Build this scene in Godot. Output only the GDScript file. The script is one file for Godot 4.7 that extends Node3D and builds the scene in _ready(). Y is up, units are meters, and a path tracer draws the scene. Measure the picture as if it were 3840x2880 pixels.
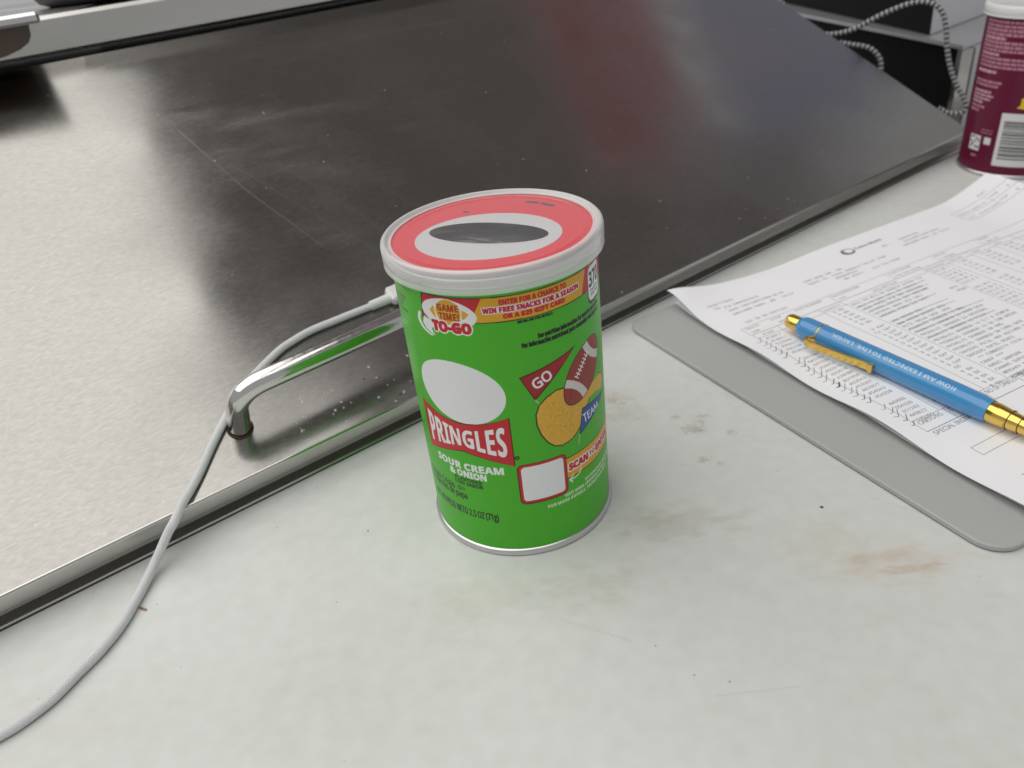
extends Node3D
# A tub of crisps on a white cutting board in front of a sloping steel prep-table lid. Metres, y up, the tub's base at the origin.

const ED := Vector3(0.82608859, 0.0, -0.56354027)      # along the lid's front edge, to the right
const BK := Vector3(-0.56354027, 0.0, -0.82608859)     # level, away from the front edge
const EW := Vector3(-0.50736589, 0.4352311, -0.74374307) # up the slope of the lid
const PN := Vector3(0.24527025, 0.90031877, 0.35953945)  # out of the lid
const E1 := Vector3(0.40654641, 0.016, -0.37361465)    # the lid's front right corner
const PAGE := Vector3(0.10366554, 0.0, -0.16212199)
const ROW := Vector3(0.91537131, 0.0, -0.4026107)
const COL := Vector3(0.4026107, 0.0, 0.91537131)
const CAN_R := 0.0375

var rng := RandomNumberGenerator.new()
var fonts := {}
var used := {}
var M := {}


func _ready() -> void:
	rng.seed = 7
	camera_and_light()
	make_materials()
	overhead()
	prep_table()
	table_lid()
	cutting_board()
	steel_cabinet()
	green_can()
	purple_can()
	clipboard_and_papers()
	pen()
	white_cable()
	braided_cable()
	rail_things()


# ---------------------------------------------------------------- camera, light
func camera_and_light() -> void:
	var cam := Camera3D.new()
	cam.name = "camera"
	var at := CameraAttributesPhysical.new()
	at.frustum_focal_length = 24.5
	at.frustum_focus_distance = 0.29
	at.frustum_near = 0.02
	at.frustum_far = 30.0
	at.exposure_aperture = 12.5
	cam.attributes = at
	add_child(cam)
	cam.fov = rad_to_deg(2.0 * atan(1440.0 / 2940.0))
	cam.near = 0.02
	cam.far = 30.0
	cam.transform = Transform3D(Basis(Vector3(0.99266912, -0.10239214, 0.06421737), Vector3(0.12086365, 0.84096018, -0.52742578), Vector3(0.0, 0.53132083, 0.84717069)), Vector3(0.00064424, 0.22530028, 0.26777377))
	cam.current = true
	var we := WorldEnvironment.new()
	we.name = "environment"
	var e := Environment.new()
	e.background_mode = Environment.BG_COLOR
	e.background_color = Color(0.39, 0.39, 0.40).linear_to_srgb()
	e.tonemap_mode = Environment.TONE_MAPPER_LINEAR
	e.tonemap_exposure = 1.0
	e.sdfgi_enabled = true
	e.ssao_enabled = true
	e.ssil_enabled = true
	we.environment = e
	add_child(we)


const ANCHOR := Vector3(-0.02, 1.8, -0.62)
const ADIR := Vector3(0.894, 0.0, -0.447)    # to the right of the lamp's edge
const BDIR := Vector3(-0.447, 0.0, -0.894)   # along the lamp's edge, away


func over(a: float, b: float, y: float) -> Vector3:
	var p := ANCHOR + ADIR * a + BDIR * b
	return Vector3(p.x, y, p.z)


func overhead() -> void:
	# the big ceiling lamp whose right-hand edge the lid mirrors
	var lamp := thing("ceiling_light", "large square white ceiling light panel left of the dark ceiling", "light")
	lamp.position = over(-1.54, 0.45, 1.81)
	lamp.basis = Basis(ADIR, Vector3.UP, -BDIR)
	var st := start()
	rbox(st, Vector3(3.0, 0.02, 3.9), 0.004, Transform3D(Basis(), Vector3.ZERO))
	var face := part(st, "diffuser", M.lamp, lamp)
	face.cast_shadow = GeometryInstance3D.SHADOW_CASTING_SETTING_ON
	st = start()
	for s in [-1.0, 1.0]:
		rbox(st, Vector3(0.03, 0.05, 3.96), 0.003, Transform3D(Basis(), Vector3(s * 1.5165, 0.012, 0)))
		rbox(st, Vector3(3.002, 0.05, 0.03), 0.003, Transform3D(Basis(), Vector3(0, 0.012, s * 1.9655)))
	part(st, "frame", M.white_plastic, lamp)
	var al := AreaLight3D.new()
	al.name = "lamp_light"
	al.area_size = Vector2(2.96, 3.86)
	al.light_color = Color(1.0, 0.99, 0.97)
	al.light_energy = 5.0
	al.area_normalize_energy = true
	al.shadow_enabled = true
	lamp.add_child(al)
	al.position = Vector3(0, -0.02, 0)
	al.rotation.x = -PI / 2
	# added strip, widens the bright area the lid mirrors at the near end
	var strip := thing("ceiling_light", "added narrow white glowing strip that widens the large light panel", "light")
	strip.position = over(0.11, -0.87, 1.81)
	strip.basis = Basis(ADIR, Vector3.UP, -BDIR)
	st = start()
	rbox(st, Vector3(0.2, 0.03, 1.4), 0.006, Transform3D())
	part(st, "diffuser", M.lamp, strip)
	for s in [-1.0, 1.0]:
		st = start()
		rbox(st, Vector3(0.2, 0.05, 0.02), 0.003, Transform3D(Basis(), Vector3(0, 0.012, s * 0.7105)))
		part(st, "end_cap", M.white_plastic, strip)
	var sl := AreaLight3D.new()
	sl.name = "lamp_light"
	sl.area_size = Vector2(0.18, 1.38)
	sl.light_color = Color(1.0, 0.99, 0.97)
	sl.light_energy = 0.11
	sl.area_normalize_energy = true
	sl.shadow_enabled = true
	strip.add_child(sl)
	sl.position = Vector3(0, -0.025, 0)
	sl.rotation.x = -PI / 2
	# dark ceiling beside it
	st = start()
	var poly := PackedVector2Array()
	for q in [[0.24, -1.5], [2.5, -1.5], [2.5, 0.3], [1.4, 0.3], [1.4, 2.7], [0.005, 2.7], [0.005, -0.13], [0.24, -0.13]]:
		var p := over(q[0], q[1], 0)
		poly.append(Vector2(p.x, p.z))
	prism(st, poly, 1.84, 1.9)
	var c := single(st, "ceiling", M.dark_ceiling, self)
	c.set_meta("kind", "structure")
	c.set_meta("label", "dark brown ceiling beside the light panel")
	for q in [["tint_board", 1.45, 1.95, "added red board out of view that tints the lid reflection", "red_tint"], ["tint_board", 2.2, 3.3, "added blue board out of view that tints the lid reflection", "blue_tint"]]:
		st = start()  # unseen boards, added to put red and blue into the lid's reflection
		rbox(st, Vector3(q[2] - q[1], 0.02, 2.1), 0.003, Transform3D(Basis(ADIR, Vector3.UP, -BDIR), over((q[1] + q[2]) / 2, 1.4, 1.86)))
		tag(single(st, numbered(q[0]), M[q[4]], self), q[3], "added_board")


# ---------------------------------------------------------------- materials
func mat(color: Color, rough: float, metal := 0.0) -> StandardMaterial3D:
	var m := StandardMaterial3D.new()
	m.albedo_color = color.linear_to_srgb()
	m.roughness = rough
	m.metallic = metal
	return m


func noise(freq: float, sd: int, kind := FastNoiseLite.TYPE_SIMPLEX_SMOOTH, octaves := 4) -> FastNoiseLite:
	var n := FastNoiseLite.new()
	n.noise_type = kind
	n.seed = sd
	n.frequency = freq
	n.fractal_octaves = octaves
	return n


func noise_tex(freq: float, sd: int, size := 512, normal := false, strength := 2.0) -> NoiseTexture2D:
	var t := NoiseTexture2D.new()
	t.noise = noise(freq, sd)
	t.width = size
	t.height = size
	t.seamless = true
	t.as_normal_map = normal
	t.bump_strength = strength
	return t


func make_materials() -> void:
	M.lamp = mat(Color(0.9, 0.9, 0.9), 0.6)
	M.lamp.emission_enabled = true
	M.lamp.emission = Color(1.0, 0.99, 0.97)
	M.lamp.emission_energy_multiplier = 0.3
	M.white_plastic = mat(Color(0.75, 0.75, 0.74), 0.4)
	M.dark_ceiling = mat(Color(0.40, 0.365, 0.345), 0.8)
	M.red_tint = mat(Color(0.66, 0.24, 0.25), 0.6)  # this and the next: colours of the boards added for the lid's reflection
	M.blue_tint = mat(Color(0.60, 0.60, 0.76), 0.6)
	M.steel = mat(Color(0.58, 0.57, 0.55), 0.26, 1.0)
	M.steel.roughness_texture = brushed(21)
	M.steel.roughness = 0.5
	M.steel.uv1_triplanar = true
	M.steel.uv1_scale = Vector3(4, 4, 4)
	M.rim_steel = mat(Color(0.45, 0.42, 0.38), 0.55, 0.5)
	M.chrome = mat(Color(0.66, 0.65, 0.63), 0.26, 1.0)
	M.chrome.roughness_texture = noise_tex(0.03, 41, 256)
	M.chrome.uv1_triplanar = true
	M.chrome.uv1_scale = Vector3(30, 30, 30)
	M.tin = mat(Color(0.62, 0.62, 0.62), 0.28, 1.0)
	M.satin = mat(Color(0.68, 0.68, 0.69), 0.5, 1.0)
	M.foil = mat(Color(0.45, 0.45, 0.46), 0.3, 1.0)
	M.rust = mat(Color(0.09, 0.045, 0.02), 0.85)
	M.gold = mat(Color(0.83, 0.56, 0.14), 0.12, 1.0)
	M.blue_paint = mat(Color(0.055, 0.27, 0.56), 0.22)
	M.blue_paint.clearcoat_enabled = true
	M.blue_paint.clearcoat = 0.6
	M.blue_paint.clearcoat_roughness = 0.08
	M.black = mat(Color(0.006, 0.006, 0.006), 0.45)
	M.black.metallic_specular = 0.2
	M.black_rubber = mat(Color(0.02, 0.02, 0.022), 0.5)
	M.brown = mat(Color(0.085, 0.055, 0.042), 0.35)
	M.grey_plastic = mat(Color(0.42, 0.425, 0.415), 0.5)
	M.grey_plastic.normal_enabled = true
	M.grey_plastic.normal_texture = noise_tex(0.2, 14, 256, true, 3.0)
	M.grey_plastic.normal_scale = 0.12
	M.grey_plastic.uv1_triplanar = true
	M.grey_plastic.uv1_scale = Vector3(16, 16, 16)
	M.paper = mat(Color(0.88, 0.88, 0.90), 0.75)
	M.lid_clear = mat(Color(0.88, 0.89, 0.88), 0.24)
	M.lid_clear.albedo_color.a = 0.58
	M.lid_clear.transparency = BaseMaterial3D.TRANSPARENCY_ALPHA
	M.film = mat(Color(0.85, 0.86, 0.86), 0.1)
	M.film.albedo_color.a = 0.045
	M.film.transparency = BaseMaterial3D.TRANSPARENCY_ALPHA
	M.lid_white = mat(Color(0.74, 0.74, 0.73), 0.35)


func brushed(sd: int) -> ImageTexture:
	var n := noise(0.02, sd, FastNoiseLite.TYPE_VALUE, 3)
	var im := n.get_image(40, 512)
	im.resize(512, 512, Image.INTERPOLATE_CUBIC)
	return ImageTexture.create_from_image(im)


# ---------------------------------------------------------------- node helpers
func numbered(called: String) -> String:
	var k: int = used.get(called, 0)
	used[called] = k + 1
	return called if k == 0 else "%s_%03d" % [called, k]


func thing(called: String, label: String, category: String, group := "") -> Node3D:
	var o := Node3D.new()
	o.name = numbered(called)
	add_child(o)
	tag(o, label, category, group)
	return o


func tag(o: Node, label: String, category: String, group := "") -> void:
	o.set_meta("label", label)
	o.set_meta("category", category)
	if group:
		o.set_meta("group", group)


func start() -> SurfaceTool:
	var st := SurfaceTool.new()
	st.begin(Mesh.PRIMITIVE_TRIANGLES)
	return st


func single(st: SurfaceTool, called: String, m: Material, parent: Node) -> MeshInstance3D:
	st.generate_normals()
	var o := MeshInstance3D.new()
	o.mesh = st.commit()
	o.material_override = null
	o.mesh.surface_set_material(0, m)
	o.name = called
	parent.add_child(o, true)
	return o


func part(st: SurfaceTool, called: String, m: Material, parent: Node) -> MeshInstance3D:
	return single(st, called, m, parent)


# one triangle whose front looks towards hint
func tri(st: SurfaceTool, a: Vector3, b: Vector3, c: Vector3, hint: Vector3, ua := Vector2.ZERO, ub := Vector2.ZERO, uc := Vector2.ZERO) -> void:
	if (c - a).cross(b - a).dot(hint) < 0.0:
		st.set_uv(ua); st.add_vertex(a)
		st.set_uv(uc); st.add_vertex(c)
		st.set_uv(ub); st.add_vertex(b)
	else:
		st.set_uv(ua); st.add_vertex(a)
		st.set_uv(ub); st.add_vertex(b)
		st.set_uv(uc); st.add_vertex(c)


func quad(st: SurfaceTool, a: Vector3, b: Vector3, c: Vector3, d: Vector3, hint: Vector3, ua := Vector2.ZERO, ub := Vector2.ZERO, uc := Vector2.ZERO, ud := Vector2.ZERO) -> void:
	tri(st, a, b, c, hint, ua, ub, uc)
	tri(st, a, c, d, hint, ua, uc, ud)


# chamfered box about the origin of xf
func rbox(st: SurfaceTool, size: Vector3, bev: float, xf: Transform3D) -> void:
	st.set_smooth_group(-1)
	var h := size / 2.0
	var v := func(s: Vector3, ax: int) -> Vector3:
		var p := Vector3(h.x - bev, h.y - bev, h.z - bev)
		p[ax] = h[ax]
		return xf * (p * s)
	var bs := xf.basis
	for ax in 3:
		var b1 := (ax + 1) % 3
		var b2 := (ax + 2) % 3
		for sg in [-1.0, 1.0]:
			var cs := []
			for k in [[-1.0, -1.0], [1.0, -1.0], [1.0, 1.0], [-1.0, 1.0]]:
				var s := Vector3.ONE
				s[ax] = sg
				s[b1] = k[0]
				s[b2] = k[1]
				cs.append(v.call(s, ax))
			var n := Vector3.ZERO
			n[ax] = sg
			quad(st, cs[0], cs[1], cs[2], cs[3], bs * n, Vector2(0, 0), Vector2(1, 0), Vector2(1, 1), Vector2(0, 1))
			# edges between face ax(sg) and b1(k)
			for k in [-1.0, 1.0]:
				var s1 := Vector3.ONE
				s1[ax] = sg
				s1[b1] = k
				s1[b2] = -1.0
				var s2 := s1
				s2[b2] = 1.0
				var m := Vector3.ZERO
				m[ax] = sg
				m[b1] = k
				quad(st, v.call(s1, ax), v.call(s2, ax), v.call(s2, b1), v.call(s1, b1), bs * m)
	for x in [-1.0, 1.0]:
		for y in [-1.0, 1.0]:
			for z in [-1.0, 1.0]:
				var s := Vector3(x, y, z)
				tri(st, v.call(s, 0), v.call(s, 1), v.call(s, 2), bs * s)


# upright prism on a plan polygon (x, z)
func prism(st: SurfaceTool, poly: PackedVector2Array, y0: float, y1: float) -> void:
	st.set_smooth_group(-1)
	var ix := Geometry2D.triangulate_polygon(poly)
	for k in range(0, ix.size(), 3):
		var a := poly[ix[k]]
		var b := poly[ix[k + 1]]
		var c := poly[ix[k + 2]]
		tri(st, Vector3(a.x, y1, a.y), Vector3(b.x, y1, b.y), Vector3(c.x, y1, c.y), Vector3.UP)
		tri(st, Vector3(a.x, y0, a.y), Vector3(b.x, y0, b.y), Vector3(c.x, y0, c.y), Vector3.DOWN)
	var sgn := -1.0 if Geometry2D.is_polygon_clockwise(poly) else 1.0
	for k in poly.size():
		var a := poly[k]
		var b := poly[(k + 1) % poly.size()]
		var n := Vector3(b.y - a.y, 0, a.x - b.x) * sgn
		quad(st, Vector3(a.x, y0, a.y), Vector3(b.x, y0, b.y), Vector3(b.x, y1, b.y), Vector3(a.x, y1, a.y), n)


# lathe round the y axis: runs = [[[r, y], ...], ...], each run smooth in itself; outward is to the right of the run's direction reversed by flip
func lathe(st: SurfaceTool, runs: Array, seg := 96, uvbox := Rect2(), group0 := 0) -> void:
	var gnum := group0
	for run in runs:
		st.set_smooth_group(gnum)
		gnum += 1
		for k in run.size() - 1:
			var p0 := Vector2(run[k][0], run[k][1])
			var p1 := Vector2(run[k + 1][0], run[k + 1][1])
			var n2 := Vector2(p1.y - p0.y, p0.x - p1.x)
			for i in seg:
				var f0 := -PI + TAU * i / seg
				var f1 := -PI + TAU * (i + 1) / seg
				var fm := (f0 + f1) / 2
				var d0 := Vector3(sin(f0), 0, cos(f0))
				var d1 := Vector3(sin(f1), 0, cos(f1))
				var a := d0 * p0.x + Vector3(0, p0.y, 0)
				var b := d1 * p0.x + Vector3(0, p0.y, 0)
				var c := d1 * p1.x + Vector3(0, p1.y, 0)
				var d := d0 * p1.x + Vector3(0, p1.y, 0)
				var hint := Vector3(sin(fm) * n2.x, n2.y, cos(fm) * n2.x)
				var u0 := f0 / TAU + 0.5
				var u1 := f1 / TAU + 0.5
				var v0 := 1.0 - (p0.y - uvbox.position.y) / maxf(uvbox.size.y, 1e-6)
				var v1 := 1.0 - (p1.y - uvbox.position.y) / maxf(uvbox.size.y, 1e-6)
				if p0.x > 1e-6:
					tri(st, a, b, c, hint, Vector2(u0, v0), Vector2(u1, v0), Vector2(u1, v1))
				if p1.x > 1e-6:
					tri(st, a, c, d, hint, Vector2(u0, v0), Vector2(u1, v1), Vector2(u0, v1))


func spline(pts: Array, steps: int) -> PackedVector3Array:
	var out := PackedVector3Array()
	for k in pts.size() - 1:
		var p0: Vector3 = pts[maxi(k - 1, 0)]
		var p1: Vector3 = pts[k]
		var p2: Vector3 = pts[k + 1]
		var p3: Vector3 = pts[mini(k + 2, pts.size() - 1)]
		for i in steps:
			var t := float(i) / steps
			out.append(0.5 * ((2.0 * p1) + (p2 - p0) * t + (2.0 * p0 - 5.0 * p1 + 4.0 * p2 - p3) * t * t + (3.0 * p1 - p0 - 3.0 * p2 + p3) * t * t * t))
	out.append(pts[-1])
	return out


# round bar along a path; radii may be one number or one for each point
func tube(st: SurfaceTool, path: PackedVector3Array, radii, sides := 16, caps := true, vscale := 1.0) -> void:
	st.set_smooth_group(0)
	var n := path.size()
	var side := Vector3.UP
	var rings := []
	var dist := 0.0
	var ds := []
	for k in n:
		var t := (path[mini(k + 1, n - 1)] - path[maxi(k - 1, 0)]).normalized()
		if k == 0:
			side = t.cross(Vector3.UP if absf(t.y) < 0.9 else Vector3.RIGHT).normalized()
		side = (side - t * side.dot(t)).normalized()
		var up := t.cross(side)
		var r: float = radii[k] if radii is Array else radii
		var ring := []
		for i in sides + 1:
			var f := TAU * i / sides
			ring.append(path[k] + (side * cos(f) + up * sin(f)) * r)
		rings.append(ring)
		if k > 0:
			dist += path[k].distance_to(path[k - 1])
		ds.append(dist * vscale)
	for k in n - 1:
		for i in sides:
			var hint: Vector3 = rings[k][i] + rings[k + 1][i + 1] - path[k] - path[k + 1]
			quad(st, rings[k][i], rings[k][i + 1], rings[k + 1][i + 1], rings[k + 1][i], hint, Vector2(float(i) / sides, ds[k]), Vector2(float(i + 1) / sides, ds[k]), Vector2(float(i + 1) / sides, ds[k + 1]), Vector2(float(i) / sides, ds[k + 1]))
	if caps:
		st.set_smooth_group(1)
		for i in sides:
			tri(st, path[0], rings[0][i], rings[0][i + 1], path[0] - path[1])
			tri(st, path[n - 1], rings[n - 1][i], rings[n - 1][i + 1], path[n - 1] - path[n - 2])


func lid_pt(s: float, d: float, h: float) -> Vector3:
	return E1 - ED * s + EW * d + PN * h


# ---------------------------------------------------------------- print
class Print:
	var img: Image
	var ppm: float    # pixels a millimetre
	var x0: float
	var ytop: float
	func _init(w: int, h: int, p: float, left: float, top: float, base: Color):
		img = Image.create(w, h, false, Image.FORMAT_RGBA8)
		img.fill(base)
		ppm = p
		x0 = left
		ytop = top
	func px(p: Vector2) -> Vector2:
		return Vector2((p.x - x0) * ppm, (ytop - p.y) * ppm)
	func poly(pts: Array, c: Color) -> void:
		var q := PackedVector2Array()
		for p in pts:
			q.append(px(p))
		fill(q, c)
	func fill(q: PackedVector2Array, c: Color) -> void:
		var lo := 1e9
		var hi := -1e9
		for p in q:
			lo = minf(lo, p.y)
			hi = maxf(hi, p.y)
		var n := q.size()
		for y in range(maxi(0, int(floor(lo))), mini(img.get_height() - 1, int(ceil(hi))) + 1):
			var yc := y + 0.5
			var xs := []
			for k in n:
				var a := q[k]
				var b := q[(k + 1) % n]
				if (a.y <= yc) != (b.y <= yc):
					xs.append(a.x + (yc - a.y) / (b.y - a.y) * (b.x - a.x))
			xs.sort()
			for k in range(0, xs.size() - 1, 2):
				var i := int(round(xs[k]))
				var j := int(round(xs[k + 1]))
				if j > i:
					img.fill_rect(Rect2i(i, y, j - i, 1), c)
	func line(a: Vector2, b: Vector2, w: float, c: Color) -> void:
		var d := (b - a).normalized().orthogonal() * w / 2.0
		poly([a + d, b + d, b - d, a - d], c)
	func path(pts: Array, w: float, c: Color) -> void:
		for k in pts.size() - 1:
			line(pts[k], pts[k + 1], w, c)
			disc(pts[k], w / 2, w / 2, 0.0, c, 8)
		disc(pts[-1], w / 2, w / 2, 0.0, c, 8)
	func disc(m: Vector2, rx: float, ry: float, turn: float, c: Color, n := 48) -> void:
		var pts := []
		for k in n:
			pts.append(m + Vector2(cos(TAU * k / n) * rx, sin(TAU * k / n) * ry).rotated(turn))
		poly(pts, c)
	func round_rect(r: Rect2, rad: float, c: Color) -> void:
		var pts := []
		for k in 4:
			var m := Vector2([r.end.x - rad, r.position.x + rad, r.position.x + rad, r.end.x - rad][k], [r.end.y - rad, r.end.y - rad, r.position.y + rad, r.position.y + rad][k])
			for i in 9:
				var f := PI / 2 * (k + i / 8.0)
				pts.append(m + Vector2(cos(f), sin(f)) * rad)
		poly(pts, c)


func glyphs(s: String, font: String) -> Array:
	# [triangle corners with the cap height as 1 and the left edge at 0, width]
	if not fonts.has(font):
		var f := SystemFont.new()
		f.font_names = PackedStringArray([font.trim_suffix(" Bold")])
		f.font_weight = 700 if font.ends_with("Bold") else 400
		var h := raw(f, "H")
		fonts[font] = [f, h[1], h[2]]
	var e: Array = fonts[font]
	var r := raw(e[0], s)
	var v: PackedVector3Array = r[0]
	var out := PackedVector2Array()
	out.resize(v.size())
	var k: float = 1.0 / (e[2] - e[1])
	for i in v.size():
		out[i] = Vector2((v[i].x - r[3]) * k, (v[i].y - e[1]) * k)
	return [out, (r[4] - r[3]) * k]


func raw(f: Font, s: String) -> Array:
	var tm := TextMesh.new()
	tm.font = f
	tm.text = s
	tm.font_size = 48
	tm.depth = 0.0
	tm.pixel_size = 1.0
	tm.curve_step = 3.0
	var arr := tm.get_mesh_arrays()
	var v: PackedVector3Array = arr[Mesh.ARRAY_VERTEX]
	if arr[Mesh.ARRAY_INDEX] != null:
		var flat := PackedVector3Array()
		for i in arr[Mesh.ARRAY_INDEX]:
			flat.append(v[i])
		v = flat
	var lo := Vector2(1e9, 1e9)
	var hi := Vector2(-1e9, -1e9)
	for p in v:
		lo = lo.min(Vector2(p.x, p.y))
		hi = hi.max(Vector2(p.x, p.y))
	return [v, lo.y, hi.y, lo.x, hi.x]


# print s with its baseline from at, cap height cap; width stretches it to a length in mm; bold thickens the strokes by that many mm
func text(pr: Print, s: String, at: Vector2, cap: float, c: Color, font := "Droid Sans Bold", width := 0.0, bold := 0.0, turn := 0.0, warp = null) -> float:
	var g := glyphs(s, font)
	var pts: PackedVector2Array = g[0]
	var sx: float = width / g[1] if width > 0.0 else cap
	var offs := [Vector2.ZERO]
	if bold > 0.0:
		for k in 8:
			offs.append(Vector2(cos(TAU * k / 8), sin(TAU * k / 8)) * bold)
	var q := PackedVector2Array()
	q.resize(pts.size())
	for i in pts.size():
		var p := Vector2(pts[i].x * sx, pts[i].y * cap)
		if warp != null:
			p = warp.call(p)
		q[i] = p.rotated(turn) + at
	for o in offs:
		for i in range(0, q.size(), 3):
			pr.fill(PackedVector2Array([pr.px(q[i] + o), pr.px(q[i + 1] + o), pr.px(q[i + 2] + o)]), c)
	return sx * g[1]


func lin(r: float, g: float, b: float) -> Color:
	return Color(r, g, b).linear_to_srgb()


# soft blot: colour with a ragged alpha
func blot(size: int, c: Color, alpha: float, sd: int, rag := 0.6, aspect := 1.0) -> Image:
	var im := Image.create(size, size, false, Image.FORMAT_RGBA8)
	var n := noise(4.0 / size, sd)
	for y in size:
		for x in size:
			var p := Vector2(x + 0.5 - size / 2.0, (y + 0.5 - size / 2.0)) / (size / 2.0)
			var e := 1.0 - p.length() + rag * n.get_noise_2d(x, y) * 0.6
			var a := clampf(e * 1.6, 0.0, 1.0)
			im.set_pixel(x, y, Color(c.r, c.g, c.b, a * a * alpha * 0.42 * (0.75 + 0.5 * n.get_noise_2d(x * 3.0, y * 3.0))))
	return im


# ---------------------------------------------------------------- table
func prep_table() -> void:
	var t := thing("prep_table", "stainless steel prep table carrying the board and the sloping lid", "table")
	var st := start()
	# deck under the board, and the body below the lid
	rbox(st, Vector3(1.7, 0.03, 1.1), 0.002, Transform3D(Basis(ED, Vector3.UP, -BK), Vector3(0.1, -0.0362, -0.05)))
	part(st, "deck", M.steel, t)
	st = start()
	# narrow steel rim between board and lid
	var o := E1 + ED * 0.03 + BK * 0.0062
	rbox(st, Vector3(1.2, 0.022, 0.030), 0.0008, Transform3D(Basis(ED, Vector3.UP, -BK), o - ED * 0.6 + BK * 0.0130 + Vector3(0, -0.0287, 0)))
	part(st, "front_rim", M.rim_steel, t)
	st = start()
	var bead := E1 + ED * 0.03 + BK * 0.0049 + Vector3(0, -0.0165, 0)
	tube(st, PackedVector3Array([bead, bead - ED * 1.2]), 0.0010, 12)
	part(st, "rim_bead", M.steel, t)
	st = start()
	rbox(st, Vector3(1.2, 0.018, 0.26), 0.001, Transform3D(Basis(ED, Vector3.UP, -BK), o - ED * 0.6 + BK * 0.16 + Vector3(0, -0.0300, 0)))
	part(st, "cold_well_rim", M.black_rubber, t)
	# raised rail behind the lid, with a slightly rolled front top edge
	st = start()
	var back := E1 + EW * 0.336
	var mid := back - ED * 0.42 + BK * 0.094
	rbox(st, Vector3(1.0, 0.0225, 0.18), 0.0022, Transform3D(Basis(ED, Vector3.UP, -BK), Vector3(mid.x, 0.1772, mid.z)))
	part(st, "rear_rail", M.steel, t)
	st = start()
	rbox(st, Vector3(0.98, 0.19, 0.16), 0.002, Transform3D(Basis(ED, Vector3.UP, -BK), Vector3(mid.x, 0.0708, mid.z) + BK * 0.012))
	part(st, "back_panel", M.steel, t)
	# the block at the rail's left
	st = start()
	var bm := back - ED * 0.655 - BK * 0.010
	rbox(st, Vector3(0.094, 0.0062, 0.046), 0.0016, Transform3D(Basis(ED, Vector3.UP, -BK), Vector3(bm.x, back.y + 0.0278, bm.z) + BK * 0.006))
	var top := part(st, "bracket_plate", M.chrome, t)
	st = start()
	var prof := PackedVector2Array()
	for q in [[-0.045, 0.0], [0.0405, 0.0], [0.0395, -0.006], [0.037, -0.0095], [0.031, -0.0125], [0.022, -0.0148], [0.008, -0.0162], [-0.045, -0.018]]:
		prof.append(Vector2(q[0], q[1]))
	extrude(st, prof, Transform3D(Basis(ED, Vector3.UP, -BK), Vector3(bm.x, back.y + 0.0247, bm.z)), -0.010, 0.012)
	part(st, "bracket_body", M.brown, t)
	top.set_meta("label", "silver plate on top of the brown bracket")


# extrude a profile in the xy plane of xf along its z
func extrude(st: SurfaceTool, prof: PackedVector2Array, xf: Transform3D, z0: float, z1: float) -> void:
	st.set_smooth_group(-1)
	var ix := Geometry2D.triangulate_polygon(prof)
	for k in range(0, ix.size(), 3):
		var p := []
		for j in 3:
			p.append(prof[ix[k + j]])
		for zz in [[z0, -1.0], [z1, 1.0]]:
			tri(st, xf * Vector3(p[0].x, p[0].y, zz[0]), xf * Vector3(p[1].x, p[1].y, zz[0]), xf * Vector3(p[2].x, p[2].y, zz[0]), xf.basis * Vector3(0, 0, zz[1]))
	var sgn := -1.0 if Geometry2D.is_polygon_clockwise(prof) else 1.0
	for k in prof.size():
		var a := prof[k]
		var b := prof[(k + 1) % prof.size()]
		var n := Vector3(b.y - a.y, a.x - b.x, 0) * sgn
		quad(st, xf * Vector3(a.x, a.y, z0), xf * Vector3(b.x, b.y, z0), xf * Vector3(b.x, b.y, z1), xf * Vector3(a.x, a.y, z1), xf.basis * n)


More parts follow.
